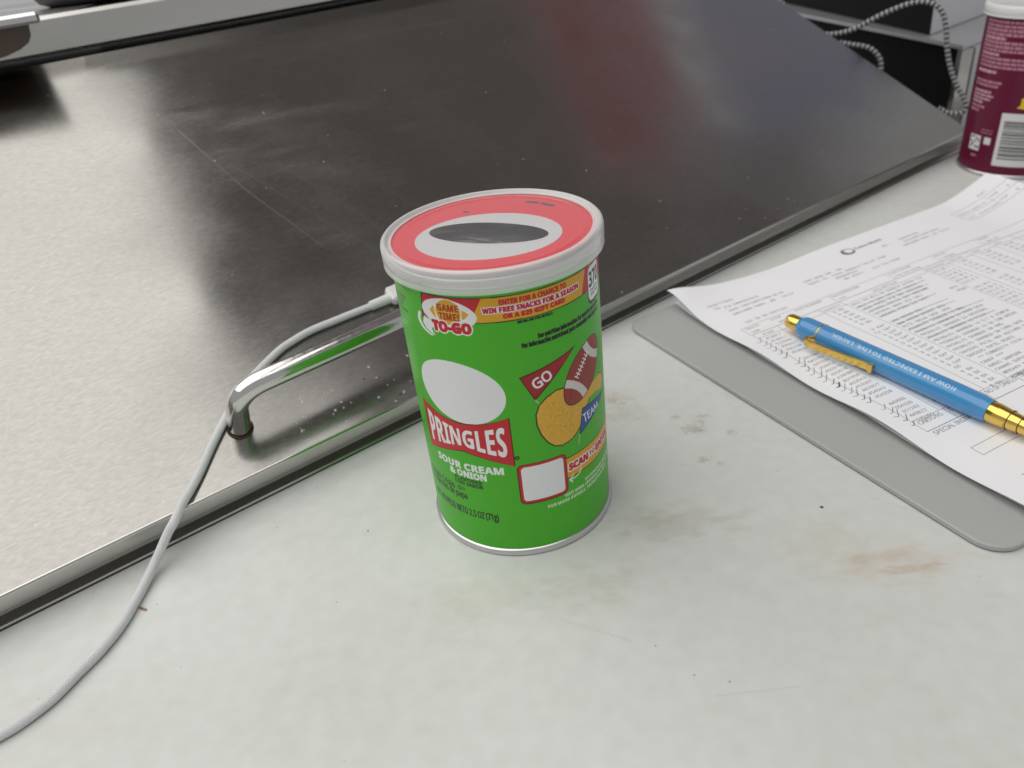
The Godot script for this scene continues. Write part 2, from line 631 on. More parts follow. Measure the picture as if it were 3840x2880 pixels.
func lid_textures() -> Array:
	# 0.9 m along the edge, 0.34 m deep; roughness in the red channel, colour apart
	var w := 2048
	var h := 774
	var grain := noise(0.6, 5, FastNoiseLite.TYPE_VALUE, 2).get_image(800, h)
	grain.resize(w, h, Image.INTERPOLATE_BILINEAR)
	var cloud := noise(0.006, 9).get_image(w / 2, h / 2)
	cloud.resize(w, h, Image.INTERPOLATE_BILINEAR)
	var gd := grain.get_data()
	var cd := cloud.get_data()
	var ro := PackedByteArray()
	ro.resize(w * h * 4)
	for i in w * h:
		var v := 48 + int((gd[i] - 128) * 0.04) + int((cd[i] - 128) * 0.18)
		v = clampi(v, 20, 200)
		ro[i * 4] = v
		ro[i * 4 + 1] = v
		ro[i * 4 + 2] = v
		ro[i * 4 + 3] = 255
	var rough := Image.create_from_data(w, h, false, Image.FORMAT_RGBA8, ro)
	var cl := PackedByteArray()
	cl.resize(w * h * 4)
	for i in w * h:
		var v := 157 + int((gd[i] - 128) * 0.08)
		cl[i * 4] = clampi(v, 0, 255)
		cl[i * 4 + 1] = clampi(v - 1, 0, 255)
		cl[i * 4 + 2] = clampi(v - 3, 0, 255)
		cl[i * 4 + 3] = 255
	var color := Image.create_from_data(w, h, false, Image.FORMAT_RGBA8, cl)
	# wiped smears: rows of soft stamps that raise the roughness
	var k := w / 0.9
	var soft := []
	for j in 3:
		soft.append(blot(48, Color(0.55, 0.55, 0.55), 0.13, 31 + j, 0.35))
	var smears := [[0.5685, 0.2549, 0.4427, 0.2181, 26], [0.56, 0.247, 0.45, 0.228, 18], [0.545, 0.215, 0.50, 0.165, 22], [0.52, 0.20, 0.47, 0.14, 26], [0.49, 0.25, 0.47, 0.12, 10], [0.565, 0.242, 0.537, 0.113, 7], [0.56, 0.235, 0.54, 0.12, 5], [0.45, 0.22, 0.40, 0.10, 24], [0.54, 0.14, 0.50, 0.07, 22], [0.44, 0.19, 0.37, 0.22, 16], [0.35, 0.12, 0.30, 0.05, 18], [0.52, 0.045, 0.44, 0.012, 14], [0.28, 0.16, 0.22, 0.07, 16], [0.5, 0.3, 0.3, 0.29, 22]]
	for s in smears:
		var a := Vector2(s[0], s[1])
		var b := Vector2(s[2], s[3])
		var steps := int(a.distance_to(b) * k / 5.0)
		for i in steps:
			var t := float(i) / steps
			var p := a.lerp(b, t) + Vector2(rng.randfn(0, 0.004), rng.randfn(0, 0.004 + 0.004 * sin(t * 6.0)))
			var im: Image = soft[i % 3].duplicate()
			var sz: int = int(s[4] * rng.randf_range(1.2, 3.6))
			im.resize(maxi(4, sz * 2), maxi(3, int(sz * 0.45)))
			rough.blend_rect(im, Rect2i(0, 0, im.get_width(), im.get_height()), Vector2i(int(w - p.x * k) - sz, int(h - p.y * k) - sz / 4))
	# scratches: thin rougher, paler lines
	var ro_p := Print.new(1, 1, k, 0, 0, Color.BLACK)
	ro_p.img = rough
	var co_p := Print.new(1, 1, k, 0, 0, Color.BLACK)
	co_p.img = color
	var lines := [[0.5657, 0.2421, 0.5374, 0.1132, 1.4], [0.4987, 0.2602, 0.4741, 0.1229, 1.0], [0.708, 0.0933, 0.7168, 0.0687, 1.4], [0.7024, 0.0731, 0.7014, 0.0437, 1.6], [0.7078, 0.0665, 0.6947, 0.035, 1.5], [0.69, 0.06, 0.68, 0.045, 1.2], [0.672, 0.062, 0.668, 0.05, 1.6], [0.70, 0.085, 0.694, 0.066, 1.8], [0.551, 0.2, 0.51, 0.09, 0.8], [0.53, 0.2, 0.5, 0.11, 0.7]]
	for j in 30:
		var p := Vector2(rng.randf_range(0.655, 0.8), rng.randf_range(0.01, 0.10))
		var d := Vector2(rng.randfn(0, 0.006), rng.randfn(0, 0.010))
		lines.append([p.x, p.y, p.x + d.x, p.y + d.y, rng.randf_range(0.5, 1.2)])
	for j in 10:
		var p := Vector2(rng.randf_range(0.02, 0.75), rng.randf_range(0.01, 0.33))
		var d := Vector2(rng.randfn(0, 0.012), rng.randfn(0, 0.004))
		lines.append([p.x, p.y, p.x + d.x, p.y + d.y, rng.randf_range(0.4, 0.8)])
	for l in lines:
		var a := Vector2(w - l[0] * k, h - l[1] * k)
		var b := Vector2(w - l[2] * k, h - l[3] * k)
		var m := (a + b) / 2 + (b - a).orthogonal() * rng.randf_range(-0.025, 0.025)
		for pc in [[ro_p, Color(0.27, 0.27, 0.27)], [co_p, Color(0.635, 0.635, 0.63)]]:
			for seg in [[a, m], [m, b]]:
				var dd: Vector2 = (seg[1] - seg[0]).normalized().orthogonal() * maxf(0.5, l[4] * 0.5)
				pc[0].fill(PackedVector2Array([seg[0] + dd, seg[1] + dd, seg[1] - dd, seg[0] - dd]), pc[1])
	# dried drops and nicks near the front edge
	for j in 130:
		var p := Vector2(rng.randf_range(0.05, 0.8), pow(rng.randf(), 1.6) * 0.3 + 0.004)
		if j < 45:
			p = Vector2(rng.randf_range(0.53, 0.61), rng.randf_range(0.003, 0.03))
		var c := Vector2(w - p.x * k, h - p.y * k)
		var r := rng.randf_range(0.6, 1.7)
		var dd := []
		for i in 6:
			dd.append(c + Vector2(cos(i * TAU / 6), sin(i * TAU / 6)) * r * rng.randf_range(0.5, 1.3))
		co_p.fill(PackedVector2Array(dd), Color(0.84, 0.84, 0.83) if rng.randf() < 0.85 else Color(0.3, 0.3, 0.3))
		ro_p.fill(PackedVector2Array(dd), Color(0.6, 0.6, 0.6))
	return [ImageTexture.create_from_image(color), ImageTexture.create_from_image(rough)]


func table_lid() -> void:
	var t := thing("table_lid", "sloping brushed stainless steel lid with a tubular handle near its front edge", "lid")
	var tex := lid_textures()
	var sheet := mat(Color(1, 1, 1), 1.0, 1.0)
	sheet.albedo_texture = tex[0]
	sheet.albedo_color = Color(0.98, 0.975, 0.965)
	sheet.roughness_texture = tex[1]
	sheet.roughness = 1.0
	var st := start()
	var L := 0.9
	var D := 0.336
	# upper skin, with a rolled front edge (radius 1.5 mm) and a rolled right edge
	var r := 0.0014
	var cols := 24
	st.set_smooth_group(0)
	var uvf := func(s: float, d: float) -> Vector2: return Vector2(1.0 - s / 0.9, 1.0 - d / 0.34)
	for i in cols:
		var s0 := r + (L - r) * i / cols
		var s1 := r + (L - r) * (i + 1) / cols
		quad(st, lid_pt(s0, r, 0), lid_pt(s1, r, 0), lid_pt(s1, D, 0), lid_pt(s0, D, 0), PN, uvf.call(s0, r), uvf.call(s1, r), uvf.call(s1, D), uvf.call(s0, D))
	part(st, "sheet", sheet, t)
	st = start()
	st.set_smooth_group(0)
	for i in 6:
		var f0 := PI / 2 * i / 6.0
		var f1 := PI / 2 * (i + 1) / 6.0
		var d0 := r - r * sin(f0)
		var h0 := r * cos(f0) - r
		var d1 := r - r * sin(f1)
		var h1 := r * cos(f1) - r
		quad(st, lid_pt(r, d0, h0), lid_pt(L, d0, h0), lid_pt(L, d1, h1), lid_pt(r, d1, h1), PN - EW, Vector2(0, 0), Vector2(1, 0), Vector2(1, 0.1), Vector2(0, 0.1))
		quad(st, lid_pt(d0, r, h0), lid_pt(d0, D, h0), lid_pt(d1, D, h1), lid_pt(d1, r, h1), PN + ED, Vector2(0, 0), Vector2(1, 0), Vector2(1, 0.1), Vector2(0, 0.1))
		# rounded corner
		quad(st, lid_pt(r, d0, h0), lid_pt(d0, r, h0), lid_pt(d1, r, h1), lid_pt(r, d1, h1), PN + ED - EW)
	var dn := Vector3(0, -0.0069, 0) + BK * 0.0003
	quad(st, lid_pt(r, 0, -r), lid_pt(L, 0, -r), lid_pt(L, 0, -r) + dn, lid_pt(r, 0, -r) + dn, -BK)
	quad(st, lid_pt(0, r, -r), lid_pt(0, D, -r), lid_pt(0, D, -r) + dn, lid_pt(0, r, -r) + dn, ED)
	quad(st, lid_pt(r, 0, -r), lid_pt(0, r, -r), lid_pt(0, r, -r) + dn, lid_pt(r, 0, -r) + dn, ED - EW)
	# vertical-ish front face is built above; underside
	quad(st, lid_pt(r, 0, -r) + dn, lid_pt(L, 0, -r) + dn, lid_pt(L, D, -r) + dn, lid_pt(r, D, -r) + dn, -PN)
	part(st, "folded_edge", M.steel, t)
	# handle
	st = start()
	var pts := []
	var hh := 0.0278
	var rb := 0.0125
	pts.append(lid_pt(0.630, 0.0262, 0.0))
	pts.append(lid_pt(0.630, 0.0262, hh - rb))
	for i in range(1, 8):
		var f := PI / 2 * i / 8.0
		pts.append(lid_pt(0.630 - rb * (1 - cos(f)), 0.0262, hh - rb + rb * sin(f)))
	pts.append(lid_pt(0.630 - rb, 0.0263, hh))
	pts.append(lid_pt(0.505, 0.0292, hh))
	for i in range(1, 9):
		var f := PI / 2 * i / 8.0
		pts.append(lid_pt(0.505 - rb * sin(f), 0.0294, hh - rb + rb * cos(f)))
	pts.append(lid_pt(0.4925, 0.0294, 0.0))
	tube(st, PackedVector3Array(pts), 0.0051, 24)
	var hd := part(st, "handle", M.chrome, t)
	for s in [[0.630, 0.0262], [0.4925, 0.0294]]:
		st = start()
		var ring := PackedVector3Array()
		for i in 25:
			var f := TAU * i / 24.0
			ring.append(lid_pt(s[0] + 0.0056 * cos(f), s[1] + 0.0056 * sin(f), 0.0003 + 0.0002 * sin(f * 5.0)))
		tube(st, ring, 0.0005, 6, false)
		part(st, "rust_ring", M.rust, hd)


# ---------------------------------------------------------------- cutting board
func cutting_board() -> void:
	# plan texture: x -0.45..0.75, z -0.62..0.38
	var w := 2048
	var h := 1706
	var n1 := noise(0.012, 3).get_image(w / 4, h / 4)
	n1.resize(w, h, Image.INTERPOLATE_CUBIC)
	var n2 := noise(0.12, 8, FastNoiseLite.TYPE_SIMPLEX_SMOOTH, 3).get_image(w / 2, h / 2)
	n2.resize(w, h, Image.INTERPOLATE_BILINEAR)
	var a := n1.get_data()
	var b := n2.get_data()
	var o := PackedByteArray()
	o.resize(w * h * 4)
	for i in w * h:
		var v := (a[i] - 120) * 0.03 + (b[i] - 128) * 0.035
		o[i * 4] = int(224 + v)
		o[i * 4 + 1] = int(226 + v)
		o[i * 4 + 2] = int(222 + v * 1.3)
		o[i * 4 + 3] = 255
	var im := Image.create_from_data(w, h, false, Image.FORMAT_RGBA8, o)
	var k := w / 1.2
	var put := func(x: float, z: float, sx: float, sz: float, c: Color, al: float, sd: int, rag: float) -> void:
		var s := blot(96, c, al, sd, rag)
		s.resize(maxi(3, int(sx * k)), maxi(3, int(sz * k)), Image.INTERPOLATE_BILINEAR)
		im.blend_rect(s, Rect2i(0, 0, s.get_width(), s.get_height()), Vector2i(int((x + 0.45) * k) - s.get_width() / 2, int((z + 0.62) * k) - s.get_height() / 2))
	# grease and food stains, where the photograph shows them
	put.call(0.062, 0.032, 0.07, 0.026, Color(0.60, 0.54, 0.46), 0.38, 1, 1.0)
	put.call(0.05, 0.026, 0.05, 0.02, Color(0.56, 0.50, 0.42), 0.25, 21, 1.2)
	put.call(0.02, 0.058, 0.06, 0.032, Color(0.62, 0.60, 0.45), 0.34, 2, 1.1)
	put.call(-0.018, 0.057, 0.06, 0.03, Color(0.70, 0.68, 0.48), 0.30, 3, 1.0)
	put.call(0.136, 0.065, 0.075, 0.030, Color(0.78, 0.60, 0.40), 0.40, 4, 0.9)
	put.call(0.139, 0.069, 0.035, 0.006, Color(0.66, 0.46, 0.30), 0.5, 5, 1.4)
	put.call(0.130, 0.061, 0.04, 0.008, Color(0.70, 0.52, 0.36), 0.35, 25, 1.4)
	put.call(0.115, 0.05, 0.06, 0.04, Color(0.72, 0.66, 0.48), 0.26, 6, 1.0)
	put.call(0.052, -0.066, 0.03, 0.018, Color(0.62, 0.50, 0.33), 0.35, 7, 1.2)
	put.call(0.054, -0.052, 0.028, 0.02, Color(0.66, 0.56, 0.40), 0.4, 8, 1.3)
	for q in [[0.0828, -0.0328, 0.010, 0.006], [0.086, -0.030, 0.006, 0.004], [0.1005, -0.0258, 0.005, 0.004], [0.0912, -0.0415, 0.006, 0.003], [0.078, -0.043, 0.005, 0.003], [0.0824, -0.0078, 0.006, 0.004], [0.089, -0.0045, 0.003, 0.003], [0.0885, -0.0365, 0.005, 0.004], [0.051, -0.0645, 0.006, 0.005], [0.0553, -0.061, 0.004, 0.003]]:
		put.call(q[0], q[1], q[2] * 1.5, q[3] * 1.5, Color(0.42, 0.34, 0.24), 0.55, int(q[0] * 9000), 1.6)
	for j in 26:
		put.call(rng.randf_range(-0.2, 0.25), rng.randf_range(-0.1, 0.16), rng.randf_range(0.04, 0.12), rng.randf_range(0.02, 0.06), Color(0.70, 0.70, 0.62) if j % 2 else Color(0.90, 0.91, 0.88), 0.16, 50 + j, 1.3)
	# old cuts and scrape marks
	var pr := Print.new(1, 1, 1, 0, 0, Color.BLACK)
	pr.img = im
	for j in 90:
		var p := Vector2(rng.randf_range(-0.3, 0.45), rng.randf_range(-0.35, 0.25))
		var ang := rng.randfn(0.15, 0.5)
		var d := Vector2(cos(ang), sin(ang)) * rng.randf_range(0.004, 0.03)
		var pa := Vector2((p.x + 0.45) * k, (p.y + 0.62) * k)
		var pb := pa + d * k
		var dd := (pb - pa).normalized().orthogonal() * 0.5
		var base := im.get_pixel(clampi(int(pa.x), 0, w - 1), clampi(int(pa.y), 0, h - 1))
		pr.fill(PackedVector2Array([pa + dd, pb + dd, pb - dd, pa - dd]), base.lerp(Color(0.62, 0.62, 0.56) if rng.randf() < 0.4 else Color(0.92, 0.92, 0.9), 0.13))
	# specks and crumbs pressed into the surface
	for j in 90:
		var p := Vector2(rng.randf_range(-0.25, 0.3), rng.randf_range(-0.12, 0.2))
		var c := Vector2((p.x + 0.45) * k, (p.y + 0.62) * k)
		var r := 0.4 + pow(rng.randf(), 8.0) * 0.9
		var dd := []
		for i in 5:
			dd.append(c + Vector2(cos(i * TAU / 5), sin(i * TAU / 5)) * r * rng.randf_range(0.6, 1.5))
		var g := rng.randf_range(0.58, 0.78)
		pr.fill(PackedVector2Array(dd), Color(g, g * 0.97, g * 0.92))
	for q in [[0.1201, 0.0309, 1.2], [-0.0683, 0.012, 0.8]]:
		var c := Vector2((q[0] + 0.45) * k, (q[1] + 0.62) * k)
		pr.fill(PackedVector2Array([c + Vector2(-q[2], -0.6), c + Vector2(q[2], -0.9), c + Vector2(q[2] * 0.8, 0.8), c + Vector2(-q[2], 0.9)]), Color(0.2, 0.19, 0.18))
	pr.fill(PackedVector2Array([Vector2((-0.1575 + 0.45) * k, (0.040 + 0.62) * k), Vector2((-0.1532 + 0.45) * k, (0.0425 + 0.62) * k), Vector2((-0.1535 + 0.45) * k, (0.0433 + 0.62) * k), Vector2((-0.158 + 0.45) * k, (0.0408 + 0.62) * k)]), Color(0.55, 0.40, 0.26))
	var m := mat(Color(1, 1, 1), 0.55)
	m.albedo_color = Color(0.94, 0.94, 0.94)
	m.albedo_texture = ImageTexture.create_from_image(im)
	m.roughness = 0.5
	m.metallic_specular = 0.45
	m.normal_enabled = true
	m.normal_texture = noise_tex(0.09, 12, 512, true, 1.5)
	m.normal_scale = 0.12
	# the board: its back edge runs just under the lid's front edge
	var st := start()
	var back := E1 + BK * 0.0034
	var c0 := Vector3(back.x, 0, back.z) + ED * 0.16
	var c1 := Vector3(back.x, 0, back.z) - ED * 0.95
	var dep := -BK * 0.52
	var bev := 0.0012
	var uvp := func(p: Vector3) -> Vector2: return Vector2((p.x + 0.45) / 1.2, (p.z + 0.62) / 1.0)
	var inn := [c0 - BK * bev - ED * bev, c1 - BK * bev + ED * bev, c1 + dep + BK * bev + ED * bev, c0 + dep + BK * bev - ED * bev]
	var outer := [c0, c1, c1 + dep, c0 + dep]
	st.set_smooth_group(-1)
	quad(st, inn[0], inn[1], inn[2], inn[3], Vector3.UP, uvp.call(inn[0]), uvp.call(inn[1]), uvp.call(inn[2]), uvp.call(inn[3]))
	var mid: Vector3 = (c0 + c1 + dep) / 2
	for i in 4:
		var j := (i + 1) % 4
		var dn := Vector3(0, -bev, 0)
		var hint: Vector3 = (outer[i] + outer[j]) / 2 - mid
		quad(st, inn[i], inn[j], outer[j] + dn, outer[i] + dn, hint.normalized() + Vector3.UP, uvp.call(inn[i]), uvp.call(inn[j]), uvp.call(outer[j]), uvp.call(outer[i]))
		quad(st, outer[i] + dn, outer[j] + dn, outer[j] + Vector3(0, -0.02, 0), outer[i] + Vector3(0, -0.02, 0), hint, uvp.call(outer[i]), uvp.call(outer[j]), uvp.call(outer[j]), uvp.call(outer[i]))
	var lo := Vector3(0, -0.02, 0)
	quad(st, outer[0] + lo, outer[1] + lo, outer[2] + lo, outer[3] + lo, Vector3.DOWN)
	tag(single(st, "cutting_board", m, self), "large white plastic cutting board with faint grease stains under the cans", "cutting board")


# ---------------------------------------------------------------- steel cabinet behind the lid's right edge
func steel_cabinet() -> void:
	var t := thing("steel_cabinet", "stainless steel counter unit with a black recessed front behind the lid", "cabinet")
	var A := Vector3(0.452, 0, -0.483)
	var B := Vector3(0.4520, 0, -0.483) + Vector3(-0.162, 0, -0.987) * 0.6
	var side := Vector3(0.80, 0, -0.60)
	var fr := (B - A).normalized()
	var nrm := Vector3(fr.z, 0, -fr.x)
	if nrm.x > 0:
		nrm = -nrm
	var C := A + side * 0.35
	var D := B + side * 0.35
	var top := 0.0607
	var low := -0.0205
	var st := start()
	# carcass, its front set back 12 mm behind the trim
	var ins := -nrm * 0.012
	var sf := side
	prism(st, PackedVector2Array([v2(A + ins + sf * 0.004), v2(B + ins), v2(D), v2(C)]), low, top - 0.004)
	part(st, "carcass", M.satin, t)
	st = start()
	quad(st, up(A + ins * 0.9 + fr * 0.006, low), up(B + ins * 0.9, low), up(B + ins * 0.9, top - 0.005), up(A + ins * 0.9 + fr * 0.006, top - 0.005), nrm)
	part(st, "front_panel", M.black, t)
	st = start()
	# top sheet with a bright front lip
	prism(st, PackedVector2Array([v2(A), v2(B), v2(D), v2(C)]), top - 0.0035, top)
	part(st, "top_sheet", M.satin, t)
	st = start()
	prism(st, PackedVector2Array([v2(A), v2(A + fr * 0.006), v2(A + fr * 0.006 + ins), v2(A + ins)]), low, top - 0.0038)
	part(st, "corner_post", M.steel, t)
	# upper housing: leaning black face towards the lid, steel face towards the can
	st = start()
	var q := A + side * 0.012 + fr * 0.055
	var q2 := B + side * 0.05
	var lean := -nrm * 0.02 + fr * 0.03
	var hgt := 0.11
	var base := [q, q2, q2 + side * 0.25, q + side * 0.3]
	var cap := [q + lean, q2 + lean, q2 + side * 0.25, q + side * 0.3 + fr * 0.01]
	st.set_smooth_group(-1)
	var mid: Vector3 = (base[0] + base[2]) / 2
	for i in range(1, 4):
		var j := (i + 1) % 4
		quad(st, up(base[i], top + 0.0008), up(base[j], top + 0.0008), up(cap[j], top + hgt), up(cap[i], top + hgt), (base[i] + base[j]) / 2 - mid)
	quad(st, up(cap[0], top + hgt), up(cap[1], top + hgt), up(cap[2], top + hgt), up(cap[3], top + hgt), Vector3.UP)
	part(st, "housing", M.satin, t)
	st = start()
	st.set_smooth_group(-1)
	quad(st, up(base[0], top + 0.0008), up(base[1], top + 0.0008), up(cap[1], top + hgt), up(cap[0], top + hgt), nrm)
	part(st, "housing_front", M.black, t)


func v2(p: Vector3) -> Vector2:
	return Vector2(p.x, p.z)


func up(p: Vector3, y: float) -> Vector3:
	return Vector3(p.x, y, p.z)


# ---------------------------------------------------------------- green tub
func green_can() -> void:
	var t := thing("crisp_can", "short green crisp can with a red lid print standing on the white board", "can")
	var green := lin(0.066, 0.42, 0.016)
	var pr := Print.new(2048, 1025, 2048.0 / (TAU * 37.5), -PI * 37.5, 118.0, green)
	green_print(pr, green)
	var m := mat(Color(1, 1, 1), 0.45)
	m.albedo_color = Color.WHITE
	m.albedo_texture = ImageTexture.create_from_image(pr.img)
	m.clearcoat_enabled = true
	m.clearcoat = 0.25
	m.metallic_specular = 0.35
	m.clearcoat_roughness = 0.2
	var st := start()
	lathe(st, [[[CAN_R, 0.0026], [CAN_R, 0.03], [CAN_R, 0.09], [CAN_R, 0.118]]], 128, Rect2(0, 0, 1, 0.118))
	part(st, "body", m, t)
	st = start()
	lathe(st, [[[0.0, 0.004], [0.0365, 0.004], [0.0372, 0.0]], [[0.0372, 0.0], [0.0383, 0.0002], [0.03865, 0.0008], [0.0386, 0.0022], [0.0381, 0.0029], [0.03755, 0.0031]]], 128)
	part(st, "bottom_rim", M.tin, t)
	st = start()
	lathe(st, [[[CAN_R, 0.1176], [0.0386, 0.1182], [0.0388, 0.1195], [0.0386, 0.1212], [0.0376, 0.1218], [0.0366, 0.1212], [0.0366, 0.117]]], 128)
	part(st, "top_rim", M.tin, t)
	# snap-on lid: clear skirt and raised ring, printed disc
	st = start()
	lathe(st, [[[0.0398, 0.1166], [0.0401, 0.1169], [0.0398, 0.1184], [0.0397, 0.1190], [0.0401, 0.1193], [0.0401, 0.1232], [0.0399, 0.1242], [0.0392, 0.1249], [0.0383, 0.1250], [0.0379, 0.1245], [0.0376, 0.1238], [0.0371, 0.1236], [0.0367, 0.1239], [0.0362, 0.1237]]], 128)
	var lid := part(st, "lid", M.lid_clear, t)
	var dp := Print.new(1024, 1024, 1024.0 / 78.0, -39.0, 39.0, lin(0.80, 0.018, 0.036))
	# image x = world x, image y up = -z
	dp.disc(Vector2(-1.5, -4.5), 26.5, 21.6, deg_to_rad(-14), lin(0.66, 0.66, 0.66))
	dp.disc(Vector2(-1.5, -2.2), 22.6, 9.6, deg_to_rad(-23), Color(0, 0, 0, 0))
	for q in [[14.5, 25.8, 19.2, 22.6], [20.0, 21.9, 24.6, 17.4]]:
		dp.line(Vector2(q[0], q[1]), Vector2(q[2], q[3]), 2.0, lin(0.05, 0.03, 0.035))
	dp.line(Vector2(-10.0, 22.6), Vector2(-7.9, 21.2), 1.5, lin(0.05, 0.03, 0.035))
	var dm := mat(Color(1, 1, 1), 0.3)
	dm.albedo_color = Color.WHITE
	dm.albedo_texture = ImageTexture.create_from_image(dp.img)
	dm.transparency = BaseMaterial3D.TRANSPARENCY_ALPHA_SCISSOR
	dm.alpha_scissor_threshold = 0.5
	dm.clearcoat_enabled = true
	dm.clearcoat = 0.2
	dm.clearcoat_roughness = 0.06
	st = start()
	st.set_smooth_group(0)
	var rings := [0.0, 0.012, 0.024, 0.034, 0.0376]
	for k in rings.size() - 1:
		for i in 96:
			var f0 := TAU * i / 96
			var f1 := TAU * (i + 1) / 96
			var ps := []
			for q in [[rings[k], f0], [rings[k], f1], [rings[k + 1], f1], [rings[k + 1], f0]]:
				var wob: float = 0.00018 * sin(q[1] * 2.0 + 1.0) * (q[0] / 0.036)
				ps.append(Vector3(q[0] * sin(q[1]), 0.1231 + wob, q[0] * cos(q[1])))
			var uvs := []
			for p in ps:
				uvs.append(Vector2(p.x / 0.078 + 0.5, p.z / 0.078 + 0.5))
			quad(st, ps[0], ps[1], ps[2], ps[3], Vector3.UP, uvs[0], uvs[1], uvs[2], uvs[3])
	part(st, "lid_print", dm, lid)
	# clear film of the lid over print and window
	st = start()
	st.set_smooth_group(0)
	var wn := noise(60.0, 78, FastNoiseLite.TYPE_SIMPLEX_SMOOTH, 2)
	var film_pt := func(q: float, f: float) -> Vector3:
		var p := Vector3(q * sin(f), 0.12352, q * cos(f))
		p.y += 0.00022 * wn.get_noise_2d(p.x, p.z) * (1.0 - q / 0.0377) + 0.00016 * exp(-pow((q - 0.0335) / 0.0006, 2))
		return p
	var rads := [0.0, 0.004, 0.008, 0.012, 0.016, 0.020, 0.024, 0.028, 0.031, 0.0325, 0.033, 0.0335, 0.034, 0.0345, 0.0358, 0.0376]
	for k in rads.size() - 1:
		for i in 72:
			var f0 := TAU * i / 72
			var f1 := TAU * ((i + 1) % 72) / 72
			if k > 0:
				tri(st, film_pt.call(rads[k], f0), film_pt.call(rads[k], f1), film_pt.call(rads[k + 1], f1), Vector3.UP)
			tri(st, film_pt.call(rads[k], f0), film_pt.call(rads[k + 1], f1), film_pt.call(rads[k + 1], f0), Vector3.UP)
	part(st, "film", M.film, lid)
	# crinkled foil seal inside the rim
	st = start()
	st.set_smooth_group(0)
	var fn := noise(90.0, 77, FastNoiseLite.TYPE_SIMPLEX_SMOOTH, 2)
	for k in 14:
		for i in 72:
			var ps := []
			for q in [[k, i], [k, i + 1], [k + 1, i + 1], [k + 1, i]]:
				var rr: float = 0.0366 * q[0] / 14.0
				var f: float = TAU * (q[1] % 72) / 72.0
				var x := rr * sin(f)
				var z := rr * cos(f)
				ps.append(Vector3(x, 0.1188 + 0.0006 * fn.get_noise_2d((x + z * 0.6) * 0.5, (z - x * 0.6) * 2.0), z))
			quad(st, ps[0], ps[1], ps[2], ps[3], Vector3.UP)
	part(st, "foil_seal", M.foil, t)


